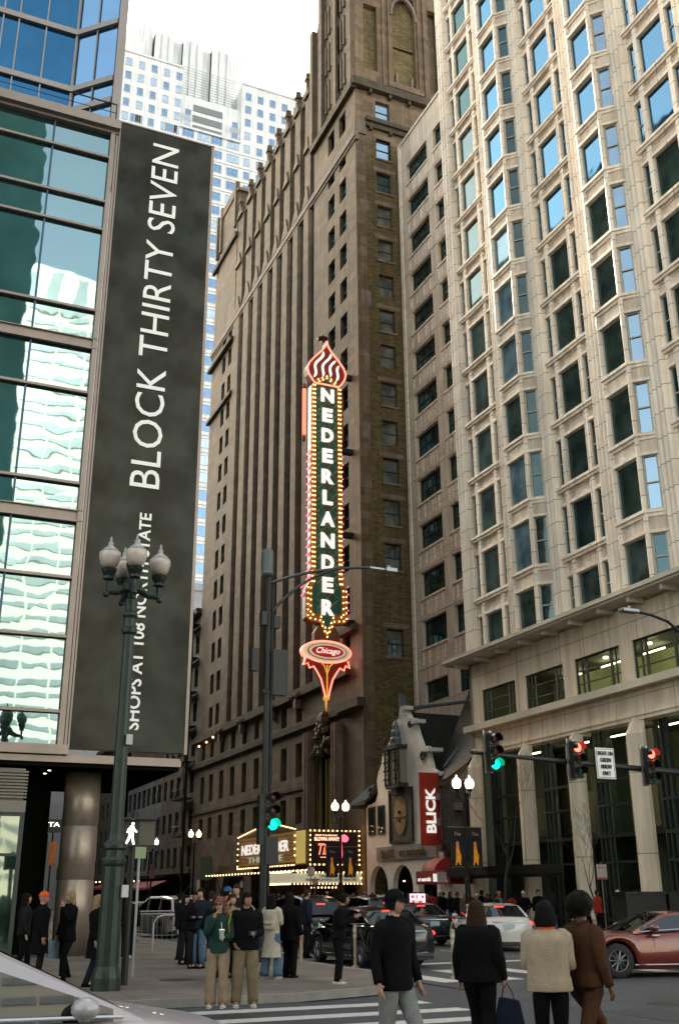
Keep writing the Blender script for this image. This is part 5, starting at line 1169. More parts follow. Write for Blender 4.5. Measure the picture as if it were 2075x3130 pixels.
b.build('screen_print', mat('screen_red', (.9, .05, .08), .5, 0, 0, emit=.2), t)
# far traffic lights (tiny)
for (px, py, x, c, lb) in ((180, 2659, -100, 'red', 'tiny red traffic light seen left of the round column'), (482, 2657, -130, 'red', 'tiny red traffic light under the paired far lamps'), (763, 2720, -120, 'green', 'tiny green traffic light far down the street by the signal pole'), (365, 2723, -150, 'green', 'tiny green traffic light right of the lamp post base')):
    p = at(px, py, 0, x); t = thing('far_traffic_light', lb, 'traffic light', (p.x, p.y, 0)); signal_head(t, p.x, p.y, p.z+(.18 if c == 'red' else .88), c); b = MB(); b.tube([(p.x-.1, p.y, 0), (p.x-.1, p.y, p.z+.3)], .08, 6); b.build('post', M_black, t)
# bare trees
M_bark = mat('bare_bark', (.07, .06, .05), .9, 0, .3, 8)
def tree(loc, h, label, seed, spread=.55, lean=(0, 0)):
    R = random.Random(seed); t = thing('bare_street_tree', label, 'tree', loc, group='bare street trees'); tr = MB(); cr = MB()
    def grow(p, d, L, r, dep):
        pts = [p]; rs = [r]; q = p.copy(); dd = d.copy()
        for k in range(4):
            dd = (dd+Vector((R.uniform(-1, 1), R.uniform(-1, 1), R.uniform(-.3, .7)))*.16).normalized(); q = q+dd*L/4; pts.append(q.copy()); rs.append(max(.004, r*(1-.14*(k+1))))
        (tr if dep == 0 else cr).tube(pts, rs, 6 if dep < 2 else 3, cap=False)
        if dep < 5:
            for j in range(3 if dep < 4 else 2):
                i = R.choice([2, 3, 4, 4]); a = R.uniform(0, 2*pi); s_ = spread*R.uniform(.6, 1.3)
                nd = (dd+Vector((cos(a)*s_, sin(a)*s_, R.uniform(-.1, .5)))).normalized(); grow(pts[i], nd, L*R.uniform(.6, .82), rs[i]*.68, dep+1)
    grow(Vector((0, 0, 0)), Vector((lean[0], lean[1], 1)).normalized(), h*.36, h*.012, 0)
    tr.build('trunk', M_bark, t, False, True); cr.build('crown', M_bark, t, False); return t
tree((-44.5, 27.6, .13), 8.8, 'bare tree in front of the entrance canopy beside the lamp banners', 5, .5, (.1, -.1))
tree((-37.2, 27.6, .13), 5.4, 'small bare tree against the cream shop pilaster by the parking sign', 9, .6)
tree((-88, 27.4, .13), 9, 'bare tree to the left of the marquee', 3, .7)
tree((-101, 27.4, .13), 8, 'bare tree between the two far lamps', 14, .7)
# ================================================================ CARS
M_tyre = mat('tyre_rubber', (.02, .02, .02), .85, 0, 0); M_rim = mat('alloy_rim', (.22, .22, .23), .35, .8, 0)
G_car = glass('car_glass', (.01, .012, .012), (.30, .34, .38), .10, .02)
M_tail = mat('lit_tail_lamp', (1, .03, .02), .3, 0, 0, emit=.5); M_tailoff = mat('tail_lamp', (.35, .01, .01), .25, 0, 0)
M_chr = mat('chrome', (.7, .72, .75), .15, 1, 0); M_plate = mat('number_plate', (.45, .55, .62), .5, 0, .1, 9); M_trim = mat('black_trim', (.015, .015, .016), .5, 0, 0)
M_hl = mat('headlamp_glass', (.6, .65, .7), .1, .3, 0)
def pw(t, pts):
    if t <= pts[0][0]: return pts[0][1]
    for (a, va), (c, vc) in zip(pts, pts[1:]):
        if t <= c: return va+(vc-va)*(t-a)/(c-a)
    return pts[-1][1]
def sm(t, pts):
    return (pw(t-.08, pts)+2*pw(t, pts)+pw(t+.08, pts))/4
def car(name, label, loc, rz, paint, L=4.8, W=1.82, belt=((-2.4, .98), (-2.2, 1.04), (-1.7, 1.06), (1.0, .98), (1.3, .95), (2.1, .80), (2.4, .62)),
        roof=((-1.95, 1.04), (-1.25, 1.40), (-.6, 1.47), (.2, 1.46), (1.15, .97)), wheels=(-1.42, 1.42), wr=.335, pillars=(-1.1, -.12), tails='lit', suv=False, rearwin=True, lean=.55, group=None, cat='car', gl=.82):
    """x forward, on the ground at z=0"""
    t = thing(name, label, cat, loc, rz, group)
    hl = L/2; xs = sorted(set([-hl+L*i/64 for i in range(65)])); b = MB(); sec = []
    for x in xs:
        e = min(1, (hl-abs(x))/.55); w_ = W/2*(.80+.20*sin(e*pi/2)) if x > 0 else W/2*(.86+.14*sin(e*pi/2))
        zt = sm(x, belt); zb = .2+.12*max(0, (abs(x)-hl+.5)/.5)
        for xw in wheels:
            R = wr+.06
            if abs(x-xw) < R: zb = max(zb, wr+sqrt(R*R-(x-xw)**2))
        zt = max(zt, zb+.05); h = zt-zb
        S_ = [(w_*.96, zb), (w_*1.0, min(zb+.1, zb+h*.3)), (w_*1.01, zb+h*.45), (w_*.985, zb+h*.72), (w_*.955, zb+h*.84), (w_*.90, zb+h*.94), (w_*.80, zb+h*.99), (w_*.45, zt+.012), (0, zt+.02)]
        sec.append([(x, y, z) for y, z in S_]+[(x, -y, z) for y, z in S_[::-1][1:]])
    m = len(sec[0]); vs = [p for s in sec for p in s]
    fs = [(i*m+k, (i+1)*m+k, (i+1)*m+k+1, i*m+k+1) for i in range(len(xs)-1) for k in range(m-1)]+[tuple(range(m)), tuple(range(len(vs)-1, len(vs)-m-1, -1))]
    b.add(vs, fs)
    # roof skin and pillars
    x0, x1 = roof[0][0], roof[-1][0]; xr0, xr1 = roof[1][0], roof[-2][0]; gs = MB(); wn = MB(); rw = MB(); NS = 48; gsec = []
    X_ = [x0+(x1-x0)*i/NS for i in range(NS+1)]
    for x in X_:
        g = pw(x, roof) if not (xr0-.3 < x < xr1+.3) else sm(x, roof); zb = sm(x, belt)-.03; hh = max(0.02, g-zb); wb = W/2*.915; k = hh/.5
        wt = wb-lean*.36*hh
        gsec.append([(x, wb, zb), (x, wb-(wb-wt)*gl, zb+hh*(gl+.02)), (x, wt-.02, zb+hh*.93), (x, wt-.10, zb+hh*.985), (x, (wt-.1)*.5, g), (x, 0, g+.01)])
    def q(mb, i, k, sgn):
        A, C = gsec[i], gsec[i+1]; f = lambda p: (p[0], p[1]*sgn, p[2]); mb.quad(f(A[k]), f(C[k]), f(C[k+1]), f(A[k+1]))
    for i in range(NS):
        xm = (X_[i]+X_[i+1])/2
        for sgn in (1, -1):
            pil = any(abs(xm-p_) < .07 for p_ in pillars) or (xm < x0+.42 and not suv) or (xm > x1-.18) or (suv and xm < x0+.12)
            hh = gsec[i][5][2]-gsec[i][0][2]
            q(b if (pil or hh < .12) else wn, i, 0, sgn); q(b, i, 1, sgn); q(b, i, 2, sgn)
            tgt = wn if xm > xr1 else (rw if xm < xr0 else b)
            q(tgt, i, 3, sgn); q(tgt, i, 4, sgn)
    b.build('body', paint, t, False, True)
    wn.build('window_glass', G_car, t, False, True); rw.build('rear_window', G_car, t, False, True)
    c = MB(); c.box(-hl+.3, hl-.3, -W/2+.15, W/2-.15, .17, .6); c.box(-hl+.02, hl-.03, -W*.42, W*.42, .2, .34); c.build('underbody', M_trim, t, False)
    for xw in wheels:
        for s_ in (-1, 1):
            y = s_*(W/2-.13); wv = MB(); n = 28
            pr = [(wr*.62, -.1), (wr*.93, -.11), (wr, -.07), (wr, .07), (wr*.93, .11), (wr*.62, .1)]
            vs = [(xw+r*cos(2*pi*k/n), y+d*s_, wr+r*sin(2*pi*k/n)) for r, d in pr for k in range(n)]
            wv.add(vs, [(i*n+k, i*n+(k+1) % n, (i+1)*n+(k+1) % n, (i+1)*n+k) for i in range(5) for k in range(n)]); wo = wv.build('wheel', M_tyre, t, False, True)
            rm = MB(); rm.add([(xw+wr*.64*cos(2*pi*k/n), y+.02*s_, wr+wr*.64*sin(2*pi*k/n)) for k in range(n)], [tuple(range(n))], 1)
            for k in range(10):
                a = 2*pi*k/10; rm.tube([(xw, y+.10*s_, wr), (xw+wr*.63*cos(a), y+.085*s_, wr+wr*.63*sin(a))], [.03, .02], 4)
            rm.tube([(xw+wr*.62*cos(2*pi*k/20), y+.09*s_, wr+wr*.62*sin(2*pi*k/20)) for k in range(21)], .018, 4); rm.tube([(xw, y+.05*s_, wr), (xw, y+.12*s_, wr)], .05, 8)
            rm.build('rim', [M_rim, M_trim], wo, False)
    zr = sm(-hl+.1, belt); m_ = M_tail if tails == 'lit' else M_tailoff
    for s_ in (-1, 1):
        c = MB(); c.ball((-hl+.10, s_*(W/2-.26), zr-.17), .5, 12, sc=(.2, .46, .18)); c.build('tail_light', m_, t, False, True)
        c = MB(); c.ball((hl-.22, s_*(W/2-.33), .66), .5, 12, sc=(.3, .4, .16)); c.build('headlight', M_hl, t, False, True)
        c = MB(); xm = x1-.45; zm = sm(xm, belt); c.ball((xm, s_*(W/2+.09), zm+.07), .5, 12, sc=(.2, .22, .15)); c.box(xm-.02, xm+.05, s_*(W/2-.1), s_*(W/2+.03), zm-.02, zm+.03); c.build('wing_mirror', paint, t, False, True)
        c = MB()
        for xh in (-.75, .35): c.box(xh, xh+.18, s_*(W/2*.985), s_*(W/2+.012), .86, .89)
        c.build('door_handle', M_chr if not suv else M_trim, t, False)
        c = MB(); c.tube([(x, s_*W/2*.925, sm(x, belt)-.0) for x in [x0+.25+(x1-x0-.4)*j/10 for j in range(11)]], .012, 4); c.tube([(x, s_*(W/2*.995), .27) for x in (-1.0, 1.0)], .018, 4)
        c.build('chrome_strip', M_chr, t, False)
        c = MB()
        for xh in pillars[-1:]+tuple([x1-.42]): c.tube([(xh-.03, s_*W/2*1.004, .35), (xh-.03, s_*W/2*.99, .95)], .005, 3)
        c.build('door_gap', M_trim, t, False)
    c = MB(); c.box(-hl-.02, -hl+.01, -.19, .19, zr-.33, zr-.18); c.build('number_plate', M_plate, t, False)
    c = MB(); c.box(-hl-.012, -hl+.02, -W*.30, W*.30, zr-.13, zr-.10); c.box(-hl-.03, -hl+.1, -W*.40, W*.40, .30, .36); c.build('rear_trim', M_chr if not suv else M_trim, t, False)
    c = MB(); zz = pw(xr0-.1, roof); c.box(xr0-.12, xr0-.07, -.16, .16, zz-.01, zz+.03); c.build('high_brake_light', m_, t, False)
    return t
P_sil = mat('silver_paint', (.46, .43, .46), .38, .15, .03, coat=.4); P_blk = mat('black_paint', (.010, .012, .014), .12, .2, 0, coat=.8)
P_wht = mat('white_car_paint', (.62, .61, .58), .25, 0, .03, coat=.6); P_red = mat('dark_red_paint', (.17, .02, .011), .28, .2, .05, coat=.8); P_blu = mat('dark_blue_paint', (.015, .02, .035), .2, .3, 0, coat=.8)
SUVB = ((-2.45, .95), (-2.3, 1.06), (1.0, 1.04), (1.5, 1.02), (2.2, .92), (2.45, .7)); SUVR = ((-2.38, 1.05), (-2.1, 1.66), (-1.2, 1.76), (.2, 1.74), (1.2, 1.02))
car('silver_car', 'silver car cut off in the lower left corner, nearest the camera', (-8.85, .60, 0), pi/2, P_sil, L=4.9, W=1.84, tails='off',
    roof=((-2.15, 1.04), (-1.1, 1.42), (-.5, 1.49), (.25, 1.46), (1.35, .96)), belt=((-2.45, .95), (-2.2, 1.02), (1.2, .98), (1.45, .95), (2.1, .84), (2.45, .60)), pillars=(-.75, -.02), gl=.70)
W0 = pi    # heading west
p = at(1262, 2962); car('black_sedan', 'glossy black sedan with lit tail lights, rear end toward the camera behind the capped man', (p.x-2.35, p.y-.2, 0), W0, P_blk, L=4.9)
car('black_suv', 'dark van-like vehicle half hidden by the people left of the leaning man', (-39.0, 15.2, 0), W0, P_blk, L=4.9, W=1.9, belt=SUVB, roof=SUVR, suv=True, pillars=(-1.2, -.1))
car('black_suv', 'tall black vehicle with high brake light lit, between the van and the black sedan', (-40.5, 18.6, 0), W0, P_blk, L=4.8, W=1.95, belt=SUVB, roof=SUVR, suv=True, pillars=(-1.2, -.1))
p = at(1375, 2930); car('dark_blue_sedan', 'dark blue sedan between the black sedan and the woman in the wide coat', (-38.2, 19.3, 0), W0, P_blu, L=4.8, tails='lit')
car('white_sedan', 'white sedan with lit red lamps behind the woman with the black bag', (-33.2, 20.0, 0), W0-.26, P_wht, L=4.7)
CPR = ((-1.95, 1.02), (-1.0, 1.30), (-.45, 1.37), (.1, 1.34), (.95, .96)); CPB = ((-2.38, .95), (-2.2, 1.03), (-1.3, 1.05), (.8, .95), (1.2, .93), (2.1, .82), (2.38, .6))
car('red_coupe', 'dark red coupe side-on at the right edge of the street', (-20.9, 17.1, 0), -pi/2-.25, P_red, L=4.75, W=1.88, roof=CPR, belt=CPB, wheels=(-1.36, 1.36), wr=.36, pillars=(-.62,), lean=.7)
car('dark_sedan', 'dark car with small amber lights stopped farther back beyond the blue sedan', (-47, 19.4, 0), W0, P_blk, L=4.8, group='cars queued far down the street')
car('grey_sedan', 'car with red lamp seen just above the black sedan bonnet', (-50, 15.9, 0), W0, P_sil, L=4.8, group='cars queued far down the street')
p = at(440, 2880); t = car('taxi_cab', 'white and blue taxi behind the crowd barriers, rear window toward us', (-50, 11.9+.9, 0), W0+.25, P_wht, L=4.9, W=1.9, belt=SUVB, roof=SUVR, suv=True, pillars=(-1.2, -.1), tails='off')
car('grey_hatchback', 'pale-roofed car behind the taxi roof', (-61, 14.2, 0), W0, P_wht, L=4.6, tails='off', group='cars queued far down the street')
car('dark_hatchback', 'dark car queued beyond the group at the kerb', (-53, 14.3, 0), W0, P_blk, L=4.7, belt=SUVB, roof=SUVR, suv=True, pillars=(-1.2, -.1), group='cars queued far down the street')
# delivery truck box
q = at(672, 2760, 0, -103.5); t = thing('box_truck', 'small cream box truck far down the street above the group of people', 'truck', (-105, q.y, 0)); b = MB()
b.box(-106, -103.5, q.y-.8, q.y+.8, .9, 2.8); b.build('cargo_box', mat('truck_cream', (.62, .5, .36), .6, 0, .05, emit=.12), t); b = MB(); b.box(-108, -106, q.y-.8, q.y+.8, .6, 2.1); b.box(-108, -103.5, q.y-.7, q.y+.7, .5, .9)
for x in (-107, -104.5): 
    for s_ in (-1, 1): b.tube([(x, q.y+s_*.8, .4), (x, q.y+s_*1.0, .4)], .4, 12)
b.build('cab', M_trim, t)

# ================================================================ PEOPLE
def fabric(name, col, rough=.85, var=.18, scale=9): return mat('cloth_'+name, col, rough, 0, var, scale, .5, 60, spec=.06)
SK = [mat('skin_light', (.48, .27, .19), .55, 0, .08, 20, spec=.3), mat('skin_tan', (.32, .17, .11), .55, 0, .08, 20, spec=.3), mat('skin_brown', (.13, .065, .04), .55, 0, .08, 20, spec=.3)]
HAIRC = {'black': mat('hair_black', (.006, .005, .0045), .7, 0, .5, 45, 1, 120, spec=.12), 'brown': mat('hair_brown', (.045, .022, .011), .7, 0, .6, 45, 1, 120, spec=.12), 'blond': mat('hair_blond', (.32, .19, .09), .55, 0, .35, 30, .6, 80), 'auburn': mat('hair_auburn', (.20, .07, .03), .55, 0, .35, 30, .6, 80)}
M_eye = mat('eye_dark', (.02, .015, .012), .2, 0, 0); M_lip = mat('lips', (.32, .10, .08), .5, 0, 0)
C_ = dict(black=fabric('black', (.006, .006, .007)), navy=fabric('navy', (.015, .02, .035)), tan=fabric('tan', (.30, .22, .15)), khaki=fabric('khaki', (.20, .155, .095)), jeans=fabric('jeans', (.09, .16, .24)), grey=fabric('grey_denim', (.23, .235, .235)),
          cream=fabric('cream', (.52, .46, .38)), beige=fabric('beige_fleece', (.40, .325, .235), .95), dgreen=fabric('dark_green', (.02, .055, .045)), brown=fabric('brown_velour', (.075, .034, .018)), white=fabric('white_canvas', (.62, .6, .57)), orange=fabric('orange_knit', (.75, .12, .03)),
          mustard=fabric('mustard', (.30, .24, .03)), hood=fabric('tan_hoodie', (.26, .19, .13)), red=fabric('red_cloth', (.35, .04, .03)), charcoal=fabric('charcoal', (.016, .016, .018)), blue=fabric('blue_cap', (.04, .12, .25)))
def skin_mesh(nodes, edges, mat_, levels=1):
    me = bpy.data.meshes.new('sk'); me.from_pydata([n_[0] for n_ in nodes], edges, []); o = bpy.data.objects.new('sk', me); COL.objects.link(o)
    md = o.modifiers.new('s', 'SKIN'); md.use_smooth_shade = True
    if not me.skin_vertices: return None
    for i, n_ in enumerate(nodes):
        r = n_[1]; me.skin_vertices[0].data[i].radius = r if hasattr(r, '__len__') else (r, r); me.skin_vertices[0].data[i].use_root = (i == 0)
    sb = o.modifiers.new('u', 'SUBSURF'); sb.levels = levels; sb.render_levels = levels
    dg = bpy.context.evaluated_depsgraph_get(); ev = bpy.data.meshes.new_from_object(o.evaluated_get(dg))
    vs = [tuple(v.co) for v in ev.vertices]; fs = [tuple(p.vertices) for p in ev.polygons]
    bpy.data.objects.remove(o); bpy.data.meshes.remove(me); bpy.data.meshes.remove(ev)
    return vs, fs
def person(label, loc, rz, h=1.72, sex='m', top='black', legs='black', shoes='black', hair=('short', 'black'), skin=0, arms=('down', 'down'), stride=0.0, wide=0.0, coat=0.0, bulk=1.0, headturn=0.0, lean=0.0, flare=0.0, fingers=True, glasses=None, hat=None, scarf=None, legw=1.0, lod=0, group=None, sk=None):
    """faces +y; x is its right hand"""
    t = thing('person', label, 'person', loc, rz, group); k = h/1.75; f = .93 if sex == 'f' else 1.0
    sw = .185*f*k; hip = .095*k; zs_ = 1.42*k; zh = .92*k
    LY = lean*k
    def ln(x, y, z): return (x, y+lean*(z/k-.9)*.55*k if z > .9*k else y, z)
    # joints
    ft = [(-(hip+wide*.5*k), stride*.5*k), (hip+wide*.5*k, -stride*.5*k)]
    A = {}
    for s_, mode in ((-1, arms[0]), (1, arms[1])):
        sh = (s_*sw, 0, zs_)
        if mode == 'down': el, wr_ = (s_*(sw+.07*k), -.03*k, 1.12*k), (s_*(sw+.09*k), .05*k, .87*k)
        elif mode == 'swing': el, wr_ = (s_*(sw+.09*k), -.14*k, 1.14*k), (s_*(sw+.10*k), -.12*k, .88*k)
        elif mode == 'pocket': el, wr_ = (s_*(sw+.12*k), -.10*k, 1.13*k), (s_*(sw+.01*k), .07*k, .95*k)
        elif mode == 'mouth': el, wr_ = (s_*(sw+.02*k), .15*k, 1.18*k), (s_*.06*k, .20*k, 1.44*k)
        elif mode == 'ear': el, wr_ = (s_*(sw+.10*k), .10*k, 1.25*k), (s_*.12*k, .06*k, 1.52*k)
        elif mode == 'hold': el, wr_ = (s_*(sw+.05*k), .02*k, 1.12*k), (s_*.12*k, .24*k, 1.12*k)
        elif mode == 'phone': el, wr_ = (s_*(sw+.03*k), .04*k, 1.14*k), (s_*.08*k, .30*k, 1.28*k)
        elif mode == 'cross': el, wr_ = (s_*(sw+.07*k), .06*k, 1.14*k), (-s_*.03*k, .20*k, 1.16*k)
        A[s_] = (ln(*sh), ln(*el), ln(*wr_))
    # --- body: one continuous surface
    nd = [((0, 0, .93*k), (.12*k*f, .09*k)), (ln(0, 0, 1.12*k), (.11*k*f, .085*k)), (ln(0, 0, 1.34*k), (.13*k*f, .09*k)), (ln(0, -.01*k, 1.47*k), .055*k), (ln(0, .0, 1.55*k), .05*k), (ln(0, .01*k, 1.63*k), .075*k)]
    ed = [(0, 1), (1, 2), (2, 3), (3, 4), (4, 5)]
    for s_ in (-1, 1):
        sh, el, wr_ = A[s_]; i = len(nd); nd += [(sh, .052*k*f), (el, .04*k*f), (wr_, .026*k)]; ed += [(2, i), (i, i+1), (i+1, i+2)]
        if lod == 0:
            d = (Vector(wr_)-Vector(el)).normalized(); side = Vector((s_, 0, 0)).cross(d); side = side.normalized() if side.length > .1 else Vector((0, 1, 0)); thumb = side if mode != 'x' else side
            pc = Vector(wr_)+d*.055*k; j = len(nd); nd.append((tuple(pc), (.034*k, .022*k))); ed.append((i+2, j)); cr = d.cross(side).normalized()
            for q_, (o_, l_) in enumerate(((-.028, .060), (-.010, .072), (.009, .068), (.026, .052))):
                a_ = pc+side*(-o_)*k+d*.028*k; m_ = a_+d*l_*.5*k-cr*s_*.008*k; e_ = m_+d*l_*.42*k-cr*s_*.028*k; u = len(nd); nd += [(tuple(a_), .0095*k), (tuple(m_), .0085*k), (tuple(e_), .007*k)]; ed += [(j, u), (u, u+1), (u+1, u+2)]
            a_ = Vector(wr_)+d*.025*k+side*.03*k; e_ = a_+(d*.5+side*.85).normalized()*.045*k; u = len(nd); nd += [(tuple(a_), .012*k), (tuple(e_), .009*k)]; ed += [(j, u), (u, u+1)]
        else: j = len(nd); e_ = Vector(wr_)+(Vector(wr_)-Vector(el)).normalized()*.12*k; nd.append((tuple(e_), (.03*k, .02*k))); ed.append((i+2, j))
    LG = []
    for q_, s_ in enumerate((-1, 1)):
        fx, fy = ft[q_][0]*1.0, ft[q_][1]; kn = ((s_*hip+fx)/2, fy*.55+.05*k+(.04*k if fy < 0 else 0), .50*k); an = (fx, fy-(.02*k if fy > 0 else 0), .10*k+(.05*k if (fy < -.12 and stride) else 0))
        LG.append(((s_*hip, 0, .88*k), kn, an)); i = len(nd); nd += [((s_*hip, 0, .86*k), .078*k), (kn, .052*k), (an, .036*k), ((fx, fy+.12*k, .04*k), .032*k)]; ed += [(0, i), (i, i+1), (i+1, i+2), (i+2, i+3)]
    vs, fs = skin_mesh(nd, ed, None, 1); B = MB(); B.add(vs, fs, 0)
    hc = Vector(ln(0, .015*k, 1.635*k)); ct, st = cos(headturn), sin(headturn); n = 16 if lod == 0 else 10; hv = []; hn = n//2+2
    def HT(p): return (hc.x+p[0]*ct-p[1]*st, hc.y+p[0]*st+p[1]*ct, hc.z+p[2])
    for i in range(1, hn):
        ph = pi*i/hn
        for j in range(n):
            a = 2*pi*j/n+pi/2; x, y, z = sin(ph)*cos(a), sin(ph)*sin(a), cos(ph)
            jx = 1-(.34*(-z)**1.4 if z < 0 else 0); yy = y*.098*(1-(.12*(-z) if z < 0 and y > 0 else 0)-(.35*(-z) if z < 0 and y < 0 else 0))
            if y > .8 and abs(x) < .45 and .0 < z < .35: yy -= .006
            hv.append(HT((x*.076*jx*k, (yy+(.008 if z < -.3 and y > 0 else 0))*k, z*.122*k)))
    a = len(hv); hv += [HT((0, 0, .122*k)), HT((0, .01*k, -.118*k))]; R_ = hn-1
    B.add(hv, [(i*n+j, (i+1)*n+j, (i+1)*n+(j+1) % n, i*n+(j+1) % n) for i in range(R_-1) for j in range(n)]+[(a, j, (j+1) % n) for j in range(n)]+[(a+1, (R_-1)*n+(j+1) % n, (R_-1)*n+j) for j in range(n)], 0)
    if lod == 0:
        B.add([HT(p_) for p_ in ((-.007*k, .088*k, .02*k), (.007*k, .088*k, .02*k), (.016*k, .09*k, -.03*k), (-.016*k, .09*k, -.03*k), (0, .118*k, -.024*k), (0, .092*k, -.036*k))], [(0, 1, 4), (1, 2, 4), (0, 4, 3), (3, 4, 5), (4, 2, 5)], 0)
        for s_ in (-1, 1): B.ball(HT((s_*.075*k, -.005*k, -.005*k)), .02*k, 6, 0, sc=(.5, .8, 1.4)); B.ball(HT((s_*.029*k, .086*k, .012*k)), .0085*k, 6, 1, sc=(1.3, 1, .7)); B.ball(HT((s_*.03*k, .088*k, .033*k)), .012*k, 6, 1, sc=(1.4, .6, .25))
        B.ball(HT((0, .092*k, -.058*k)), .016*k, 6, 2, sc=(1.4, .6, .4))
    B.build('body', [sk or SK[skin], M_eye, M_lip], t, False, True)
    sd_ = random.random()*9; nn_ = 20 if lod == 0 else 10; wr2 = .10 if lod == 0 else 0
    def dens(pts, m_=4):
        o_ = []
        for (p0_, p1_) in zip(pts, pts[1:]):
            for j in range(m_): o_.append(tuple(Vector(p0_)*(1-j/m_)+Vector(p1_)*(j/m_)))
        return o_+[tuple(pts[-1])]
    def dr(rs, m_=4):
        o_ = []
        for a_, c_ in zip(rs, rs[1:]):
            for j in range(m_): o_.append(a_*(1-j/m_)+c_*j/m_)
        return o_+[rs[-1]]
    m4 = 5 if lod == 0 else 2
    # trousers
    T_ = MB()
    for q_, (hp_, kn, an) in enumerate(LG):
        T_.tube(dens([(hp_[0], hp_[1], .93*k), (hp_[0], 0, .82*k), kn, (an[0], an[1], .06*k+an[2]-.10*k)], m4), dr([.088*k*legw, .098*k*legw, .072*k*legw, (.066+.03*flare)*k*legw], m4), nn_, wr=wr2*1.2, seed=sd_+q_, fr=7)
    T_.rings([(0, 0, z*k, rx*k*f*1.02, ry*k) for z, rx, ry in ((.78, .13, .09), (.86, .172, .118), (.93, .168, .118), (1.0, .15, .105), (1.04, .145, .1))], nn_); T_.build('trousers', C_[legs], t, False, True)
    # shoes
    S_ = MB()
    for q_, (hp_, kn, an) in enumerate(LG):
        fx, fy, fz = an[0], an[1], an[2]-.10*k
        S_.rings([(0, 0, 0, 0, 0)], 3) if False else None
        pr = ((-.085, .028, .05), (-.06, .04, .075), (0, .043, .085), (.07, .047, .06), (.13, .045, .04), (.175, .028, .028)); vv = []
        for yy, wv, hh in pr: vv += [(fx-wv*k, fy+yy*k, fz), (fx-wv*k*.95, fy+yy*k, fz+hh*.55*k), (fx-wv*.45*k, fy+yy*k, fz+hh*k), (fx+wv*.45*k, fy+yy*k, fz+hh*k), (fx+wv*k*.95, fy+yy*k, fz+hh*.55*k), (fx+wv*k, fy+yy*k, fz)]
        S_.add(vv, [(i*6+j, i*6+(j+1) % 6, (i+1)*6+(j+1) % 6, (i+1)*6+j) for i in range(5) for j in range(6)]+[tuple(range(6)), tuple(range(35, 29, -1))])
    S_.build('shoes', C_[shoes], t, False, True)
    # top / coat
    J = MB(); hz = .86-coat; bl_ = bulk
    rg = [(hz, .185*(1+.35*coat)+.02*(coat > .2)), (hz+.02, .19*(1+.35*coat)), ((hz+1.1)/2, .182*(1+.15*coat)), (1.02, .172), (1.15, .178), (1.28, .195), (1.38, .195), (1.44, .16), (1.485, .085), (1.50, .066)]
    RG = []
    for i, (z, rx) in enumerate(rg):
        ry = rx*(.68 if z < 1.4 else .62 if z < 1.46 else .95); bb = bl_ if z < 1.46 else 1
        c = ln(0, 0, z*k); RG.append((c[0], c[1], c[2], rx*k*f*bb, ry*k*bb))
    RR = []
    for a_, c_ in zip(RG, RG[1:]):
        for j in range(2 if lod == 0 else 1): RR.append(tuple(a_[i]*(1-j/2)+c_[i]*j/2 for i in range(5)))
    J.rings(RR+[RG[-1]], nn_+4, wr=wr2*.8, seed=sd_)
    for s_ in (-1, 1):
        sh, el, wr_ = A[s_]; we = tuple(Vector(wr_)*.98+Vector(el)*.02)
        sh0 = (sh[0]*.62, sh[1], sh[2]+.0*k)
        J.tube(dens([sh0, (sh[0]*1.0, sh[1], sh[2]-.035*k), el, we], m4), dr([.07*k, .078*k*bl_*f, .058*k*bl_*f, .042*k*bl_], m4), nn_, wr=wr2*1.3, seed=sd_+s_)
    jo = J.build('jacket' if bulk > 1.02 or coat else 'top', C_[top], t, False, True)
    if lod == 0:
        c = MB(); p_ = ln(0, -.005, 1.485*k); c.tube([(p_[0]+.075*k*cos(a_), p_[1]+.07*k*sin(a_), p_[2]+.015*k*cos(a_*2)) for a_ in [2*pi*j/14+.25 for j in range(14)]], .02*k*bulk, 6); c.build('collar', C_[scarf or top], jo, False, True)
    # hair
    ty, hcname = hair; H = MB()
    def cap(r=1.0, wr_=.05, zlow=-.35, back=1.0):
        n2 = 18 if lod == 0 else 10; vv = []; rows = 8
        for i in range(rows+1):
            ph = (pi*.5+.55)*i/rows+.02
            for j in range(n2):
                a_ = 2*pi*j/n2; x, y, z = sin(ph)*cos(a_), sin(ph)*sin(a_), cos(ph)
                if y > .35 and z < .45: z = .45+(z-.45)*.15; y = min(y, .86)
                d = Vector((x*.088, y*.108-.006, z*.13))*r; d *= 1+wr_*noise.noise(d*70+Vector((sd_, 0, 0))); vv.append(HT((d.x*k, d.y*k, d.z*k)))
        H.add(vv, [(i*n2+j, (i+1)*n2+j, (i+1)*n2+(j+1) % n2, i*n2+(j+1) % n2) for i in range(rows) for j in range(n2)]+[tuple(range(n2))])
    if ty != 'none': cap(1.0 if ty in ('short', 'long', 'bun') else 1.12, .13 if ty != 'curly' else .3)
    if ty == 'long':
        RGs = [(0, -.02, .12, .04, .04), (0, -.03, .09, .085, .085), (0, -.032, .03, .102, .098), (0, -.04, -.05, .112, .09), (0, -.055, -.14, .128, .08), (0, -.08, -.24, .135, .06), (0, -.09, -.32, .12, .045), (0, -.095, -.40, .075, .025)]
        P_ = [HT((c_[0]*k, c_[1]*k, c_[2]*k))+(c_[3]*k, c_[4]*k) for c_ in RGs]; H.rings(P_, 14, wr=.15, seed=sd_, fr=25)
    if ty == 'bob':
        H.rings([HT((c_[0]*k, c_[1]*k, c_[2]*k))+(c_[3]*k, c_[4]*k) for c_ in ((0, -.02, .12, .05, .05), (0, -.02, .08, .095, .10), (0, -.025, .0, .112, .108), (0, -.03, -.08, .118, .10), (0, -.035, -.13, .11, .085), (0, -.035, -.145, .07, .05))], 18, wr=.14, seed=sd_, fr=22)
